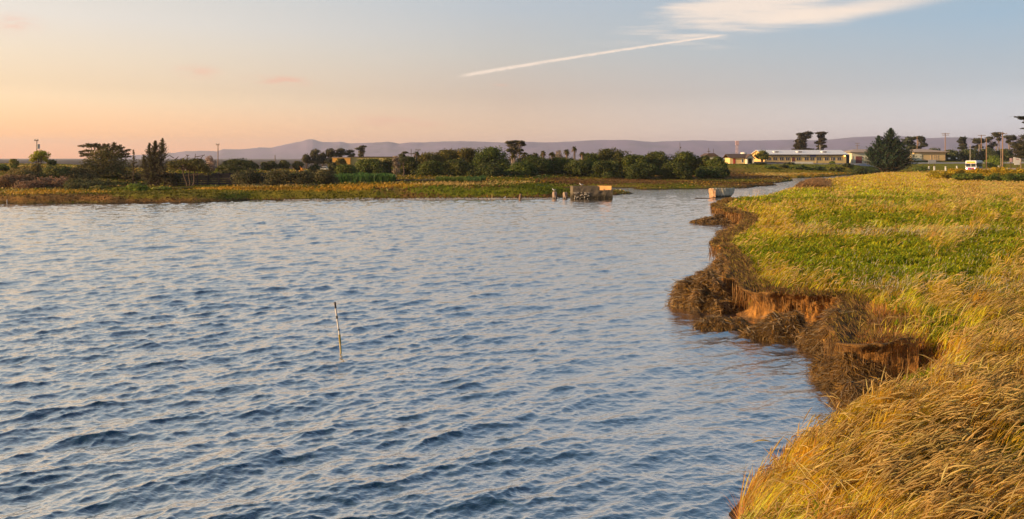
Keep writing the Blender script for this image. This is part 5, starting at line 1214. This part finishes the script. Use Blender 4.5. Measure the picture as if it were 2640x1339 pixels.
sign(2607, 165, 408, 418, 7, M['pinkpaint'], 'narrow pale pink board left of the large white notice board', 1)
upole(2632, 158, 404, 438, 'brown wooden post in front of the large white notice board', r0=.10, mat='palebark')
# road sign gone; bus
def bus():
    d = 200.; x = (2503-1320)*d/F; z = G(2503, d)+.66; root = empty('bus', (x, d, z), 'white and blue city bus with lit orange destination sign and headlights', 'bus', rz=R(-40))
    W_ = 2.55/2; L = 11.; h = 3.05
    bd = MB(); bd.prism([(-W_, .35), (W_, .35), (W_, 2.85), (W_-.15, h), (-W_+.15, h), (-W_, 2.85)], 0, L); bd.build('body', M['busw'], root, .05)
    ws = MB(); ws.box(-1.12, -.06, -.03, -.004, 1.35, 2.25); ws.box(.06, 1.12, -.03, -.004, 1.35, 2.25); ws.build('windshield', M['glass'], root)
    MB().box(-1.0, 1.0, -.035, -.004, 2.36, 2.80).build('destination_sign', M['dest'], root)
    MB().box(-1.20, 1.20, -.025, -.004, .62, 1.12).build('front_stripe', M['busp'], root)
    MB().box(-1.25, 1.25, -.16, -.004, .36, .58).build('bumper', M['black'], root)
    for sx in (-1, 1):
        MB().tube((sx*.98, -.06, .85), (sx*.98, -.027, .85), .17, .17, 12).build('headlight', M['headlight'], root)
        MB().box(sx*.55-.16, sx*.55+.16, -.05, -.026, .74, .95).build('signal_lamp', M['tail'], root)
        MB().tube((sx*1.34, -.25, 2.2), (sx*1.34, -.25, 1.75), .1, .1, 8).build('mirror', M['black'], root)
    for k in range(6): MB().box(W_+.003, W_+.03, .9+k*1.65, 2.3+k*1.65, 1.3, 2.4).build('side_window', M['glass'], root)
    MB().box(W_+.003, W_+.02, .1, L-.1, .6, 1.15).build('side_stripe', M['busb'], root)
    for yy in (2.4, 8.2):
        for sx in (-1, 1): MB().tube((sx*(W_-.28), yy, .48), (sx*(W_+.02), yy, .48), .48, .48, 18).build('wheel', M['black'], root)
bus()

# ---------------------------------------------------------------- concrete blocks and piers in the water
def rough(ob, amt, lv=3, size=.5):
    s = ob.modifiers.new('subd', 'SUBSURF'); s.subdivision_type = 'SIMPLE'; s.levels = s.render_levels = lv
    tx = bpy.data.textures.new('stone_noise', 'CLOUDS'); tx.noise_scale = size; tx.noise_depth = 3
    dd = ob.modifiers.new('disp', 'DISPLACE'); dd.texture = tx; dd.strength = amt; dd.mid_level = .5
def block_one():
    d = 75.5; s = d/F; x = (1528.5-1320)*s; root = empty('concrete_block', (x, d, 0), 'square edged concrete wreck with barnacles and a sunlit orange upper corner', 'concrete block', rz=R(2))
    w_ = 51.5*s; D = 2.2; ht = 72*s; ht = H-(481-HY)*s; hl = H-(491-HY)*s
    fw = MB(); fw.box(-w_, .34*w_, 0, .3, -.5, ht); fw.box(.34*w_+.002, w_, .01, .3, -.5, hl); rough(fw.build('front_wall', M['concrete'], root), .09, 4, .35)
    sw = MB(); sw.box(-w_+.01, -w_+.3, .302, D, -.5, ht-.02); sw.box(w_-.28, w_-.01, .302, D-.9, -.5, hl-.01); rough(sw.build('side_wall', M['concrete'], root), .05, 3, .35)
    bw = MB(); bw.box(-w_+.01, .3*w_, D+.002, D+.25, -.5, ht-.03); rough(bw.build('back_wall', M['concrete'], root), .05, 3, .35)
    # raised slab whose face turns to the low sun
    a, b = (.36*w_, 2.35), (w_-.04, -.35); nx, ny = .45, .85
    sl_ = MB(); sl_.add([(a[0], a[1]-.9, .2), (b[0], b[1]+.9, .2), (b[0]+.02, b[1]+1.15, .2), (a[0], a[1]-.65, .2), (a[0], a[1]-.9, ht+.01), (b[0], b[1]+.9, ht+.03), (b[0]+.02, b[1]+1.15, ht+.03), (a[0], a[1]-.65, ht+.01)],
                      [(3, 2, 1, 0), (4, 5, 6, 7), (0, 1, 5, 4), (1, 2, 6, 5), (2, 3, 7, 6), (3, 0, 4, 7)])
    rough(sl_.build('raised_slab', solid('sun_tinted_concrete', (.66, .36, .14), .9, .2, 3), root), .03, 3, .3)  # orange of the low sun mixed into the slab's concrete colour
    # shells
    r = np.random.default_rng(12); mb = MB()
    for _ in range(46):
        xx = r.uniform(-w_*.98, -.15*w_); zz = r.uniform(.1, .75)-.1*abs(xx+w_*.6); q = r.uniform(.035, .085)
        mb.tube((xx, -.09, zz), (xx, .02, zz), q*.5, q, 7)
    mb.build('shell_crust', M['pebble'], root)['kind'] = 'stuff'
block_one()
def block_two():
    d = 79.; s = d/F; x = (1842-1320)*s; root = empty('boat_shaped_block', (x, d, 0), 'pale boat shaped concrete chunk with a broken orange end beside the bank', 'concrete block', rz=R(6))
    L = 63*s; ht = H-(485.5-HY)*s
    nx_, nz_ = 30, 12; V_ = []; r = np.random.default_rng(2)
    for side_ in (0, 1):
        for i in range(nx_+1):
            t = i/nx_
            for j in range(nz_+1):
                q = j/nz_; zz = -.35+(ht+.35-.10*(side_))*q
                lo = max(0, t-.62)/.38; zmin = -.35+lo**1.6*(.9)      # bow rises to the right
                zz = max(zz, zmin) if q < .9 else zz
                bulge = .75*math.sin(math.pi*min(1, max(.34, t*.9+.1)))**.5*(.62+.38*q**.7)
                yy = .9-bulge if side_ == 0 else .9+bulge
                V_.append((t*L+(.08*(1-q) if t < .05 else 0)-(1-q)*.22*t*L/2.6, yy+.03*math.sin(i*1.7+j), zz+.02*math.sin(i*2.1)*(q > .9)))
    n1 = (nx_+1)*(nz_+1); Q = []
    for sd in (0, 1):
        for i in range(nx_):
            for j in range(nz_):
                a = sd*n1+i*(nz_+1)+j; b = a+nz_+1; Q.append((a, b, b+1, a+1) if sd == 0 else (a, a+1, b+1, b))
    for i in range(nx_):      # deck and keel
        a = i*(nz_+1); b = a+nz_+1; Q.append((a+nz_, b+nz_, n1+b+nz_, n1+a+nz_)); Q.append((a, n1+a, n1+b, b))
    for j in range(nz_):
        Q.append((j, j+1, n1+j+1, n1+j)); a = nx_*(nz_+1)+j; Q.append((a, n1+a, n1+a+1, a+1))
    me = MB(); me.add(V_, Q); h_ = me.build('hull', M['concrete2'], root, smooth=True); dd = h_.modifiers.new('d', 'DISPLACE'); tx = bpy.data.textures.new('hull_noise', 'CLOUDS'); tx.noise_scale = .3; dd.texture = tx; dd.strength = .08
    e = MB(); e.add([(.02, .30, -.3), (.20, .16, -.3), (.16, .14, ht-.12), (-.10, .28, ht-.02), (.02, 1.5, -.3), (.2, 1.6, -.3), (.16, 1.6, ht-.15), (-.10, 1.5, ht-.12)], [(0, 1, 2, 3), (4, 7, 6, 5), (0, 3, 7, 4), (1, 5, 6, 2), (3, 2, 6, 7), (0, 4, 5, 1)])
    rough(e.build('broken_end', solid('sun_tinted_break', (.50, .30, .17), .95, .5, 5, col2=(.12, .06, .04)), root), .22, 4, .25)  # broken concrete, its orange is low sunlight held in the colour
block_two()
for px, yt, lab in ((1430, 494.5, 'taller round pier with a gull on top, left of the concrete wreck'), (1457, 496, 'shorter round pier between the gull topped pier and the concrete wreck')):
    d = 76.; s = d/F; x = (px-1320)*s; root = empty('round_pier', (x, d, 0), lab, 'pier'); h = H-(yt-HY)*s; r = np.random.default_rng(px); mb = MB(); N = 7; n = 14; V_ = []
    for i in range(N+1):
        for k in range(n): q = .22*(1+.12*math.sin(k*2.1+i)+.10*math.sin(math.pi*i/N))*(.86 if i == N else 1); V_.append((math.cos(k*2*math.pi/n)*q, math.sin(k*2*math.pi/n)*q, -.5+(h+.5)*i/N))
    mb.add(V_, [(i*n+k, i*n+(k+1) % n, (i+1)*n+(k+1) % n, (i+1)*n+k) for i in range(N) for k in range(n)]+[tuple(range(N*n, N*n+n))]); mb.build('shaft', solid('pier_concrete', (.34, .25, .20), .9, .4, 5), root)
    MB().tube((0, 0, -.4), (0, 0, .16), .27, .24, 14).build('weed_collar', M['dark'], root)
# birds
def bird(name, px, d, z, L, label, yaw, col='feather', wing='wing', tall=1., cat='gull'):
    x = (px-1320)*d/F; root = empty(name, (x, d, z), label, cat, rz=yaw)
    me = bpy.data.meshes.new('body'); bm_v = [(-.55, 0, .46), (-.25, 0, .42), (0, 0, .40), (.22, 0, .46), (.33, 0, .60), (.36, 0, .72), (.44, 0, .76)]
    rad = [.03, .13, .17, .13, .075, .085, .055]
    n = 10; V_ = []; 
    for i, (p, q) in enumerate(zip(bm_v, rad)):
        if i == 0: t = Vector(bm_v[1])-Vector(p)
        elif i == len(bm_v)-1: t = Vector(p)-Vector(bm_v[i-1])
        else: t = Vector(bm_v[i+1])-Vector(bm_v[i-1])
        t.normalize(); b = Vector((0, 1, 0)); c = t.cross(b)
        for k in range(n): V_.append((Vector(p)+b*(math.cos(k*6.2832/n)*q*.85)+c*(math.sin(k*6.2832/n)*q))*L*Vector((1, 1, 1)).x)
    V_ = [(v[0], v[1], v[2]*tall) for v in V_]
    mb = MB(); mb.add(V_, [(i*n+k, i*n+(k+1) % n, (i+1)*n+(k+1) % n, (i+1)*n+k) for i in range(6) for k in range(n)]+[tuple(range(n))[::-1], tuple(range(6*n, 7*n))]); mb.build('body', M[col], root, smooth=True)
    for sy in (-1, 1):
        w_ = MB(); w_.add([(.14*L, sy*.14*L, .50*L*tall), (-.1*L, sy*.17*L, .55*L*tall), (-.62*L, sy*.05*L, .46*L*tall), (-.1*L, sy*.16*L, .38*L*tall), (.0, sy*.12*L, .46*L*tall)], [(0, 1, 2, 3), (4, 3, 2, 1)]); w_.build('wing', M[wing], root)
        MB().tube((.02*L, sy*.06*L, 0), (.0, sy*.06*L, .32*L*tall), .012*L+.004, .012*L+.004, 5).build('leg', M['beak'], root)
    MB().tube((.48*L, 0, .75*L*tall), (.62*L, 0, .72*L*tall), .025*L, .006*L, 6).build('beak', M['beak'], root)
s1 = 75.5/F
bird('gull', 1498.5, 76.0, H-(481-HY)*s1-.01, .42, 'gull with dark wings resting on top of the concrete wreck', math.pi)
bird('gull', 1428.5, 76., H-(494.5-HY)*76/F, .42, 'gull perched on the taller round pier', math.pi)
bird('egret', 1301, 74.5, .0, .36, 'small white wading bird at the far waterline', R(60), wing='feather', tall=1.15, cat='wading bird')
def post(px, d, y0, y1, rr, mat, label, name='wooden_post', tilt=0.):
    x = (px-1320)*d/F; zb_ = zat(y1, d); h = zat(y0, d)-zb_; mb = MB(); mb.tube((0, 0, -.3), (tilt*.5, 0, h*.6), rr, rr*.95, 9).tube((tilt*.5, 0, h*.6), (tilt, 0, h), rr*.95, rr*.8, 9)
    ob = mb.build(name, mat); ob.location = (x, d, zb_); tag(ob, label, 'post')
post(1340, 74.2, 500, 513, .12, M['pole'], 'reddish rotten post at the far waterline right of the white bird', tilt=.1); post(18, 67.2, 515, 526, .04, M['palepole'], 'thin pale stake at the foot of the far bank near the left edge', 'stake')
# marker stake in the water
def marker():
    py = 906.; d = H*F/(py-HY); x = (878-1320)*d/F; s = d/F; h = 127*s; tx = -13*s
    root = empty('marker_stake', (x, d, 0), 'thin leaning white stake with black bands standing in the open water', 'stake'); r_ = .018
    def seg(n, a, b, rr, mat):
        MB().tube((tx*a+.012*math.sin(a*5), 0, h*a), (tx*b+.012*math.sin(b*5), 0, h*b), rr, rr, 12).build(n, mat, root)
    al = solid('algae_coat', (.42, .30, .06), .8, .5, 30, col2=(.20, .15, .02))
    seg('algae_base', -.5, .16, r_*1.05, solid('stained_shaft', (.62, .48, .20), .7, .3, 20)); seg('algae_band', .161, .34, r_*1.25, al)
    seg('shaft', .341, .87, r_, solid('stake_paint', (.74, .70, .64), .6, .15, 25)); seg('band', .66, .725, r_*1.12, M['dark']); seg('band', .42, .455, r_*1.08, M['dark']); seg('cap', .871, 1., r_*1.12, M['dark'])
marker()
# shell and pebble line along the far shore
def pebbles():
    r = np.random.default_rng(9); n = 2600; px = r.uniform(730, 1440, n); d = 4.2*F/(interp(px, far_px[4:10])-HY)+r.uniform(-.1, .9, n); x = (px-1320)*d/F; z = np.maximum(ground_z(x, d), -.02); q = r.uniform(.025, .09, n)*np.where((px > 1000) & (px < 1290), 1.2, .8)
    a = r.uniform(0, 6.28, n); V_ = np.stack([np.stack([x+q*np.cos(a+k*1.571)*1.4, d+q*np.sin(a+k*1.571), z], 1) for k in range(4)]+[np.stack([x, d, z+q*.9], 1)], 1); o = (np.arange(n)*5)[:, None]
    tag(mesh_np('shore_pebbles', V_.reshape(-1, 3), None, np.concatenate([o+np.array([[k, (k+1) % 4, 4]]) for k in range(4)]), mat=M['pebble']), 'pale pebbles and shells along the far waterline', kind='stuff')
pebbles()
def drift():
    r = np.random.default_rng(4); d = 76.5; x = (1815-1320)*d/F; root = empty('driftwood', (x, d, 0), 'thin dark driftwood branch floating left of the boat shaped block', 'driftwood'); mb = MB(); p = Vector((-.9, 0, .02))
    for i in range(7):
        q = p+Vector((.3, r.normal(0, .05), r.normal(0, .03))); q.z = max(.0, min(.12, q.z)); mb.tube(p, q, .05+.03*math.sin(i), .05, 6)
        if i % 2: mb.tube(q, q+Vector((.05, .1, .16)), .03, .01, 5)
        p = q
    mb.build('branch', M['bark'], root)
drift()

# ---------------------------------------------------------------- air: one even box of haze round everything
def haze():
    mb = MB().box(-8200, 8200, -300, 7000, -11, 172); m_ = bpy.data.materials.new('haze_air'); m_.use_nodes = True; t = NT(m_.node_tree); t.n.clear()
    v = t.n.new('ShaderNodeVolumePrincipled'); v.inputs['Color'].default_value = (.80, .84, 1., 1); v.inputs['Density'].default_value = 1.45e-4; v.inputs['Anisotropy'].default_value = .25
    o = t.n.new('ShaderNodeOutputMaterial'); t.l.new(v.outputs[0], o.inputs['Volume'])
    tag(mb.build('haze', m_), 'thin evening haze', kind='stuff')
haze()
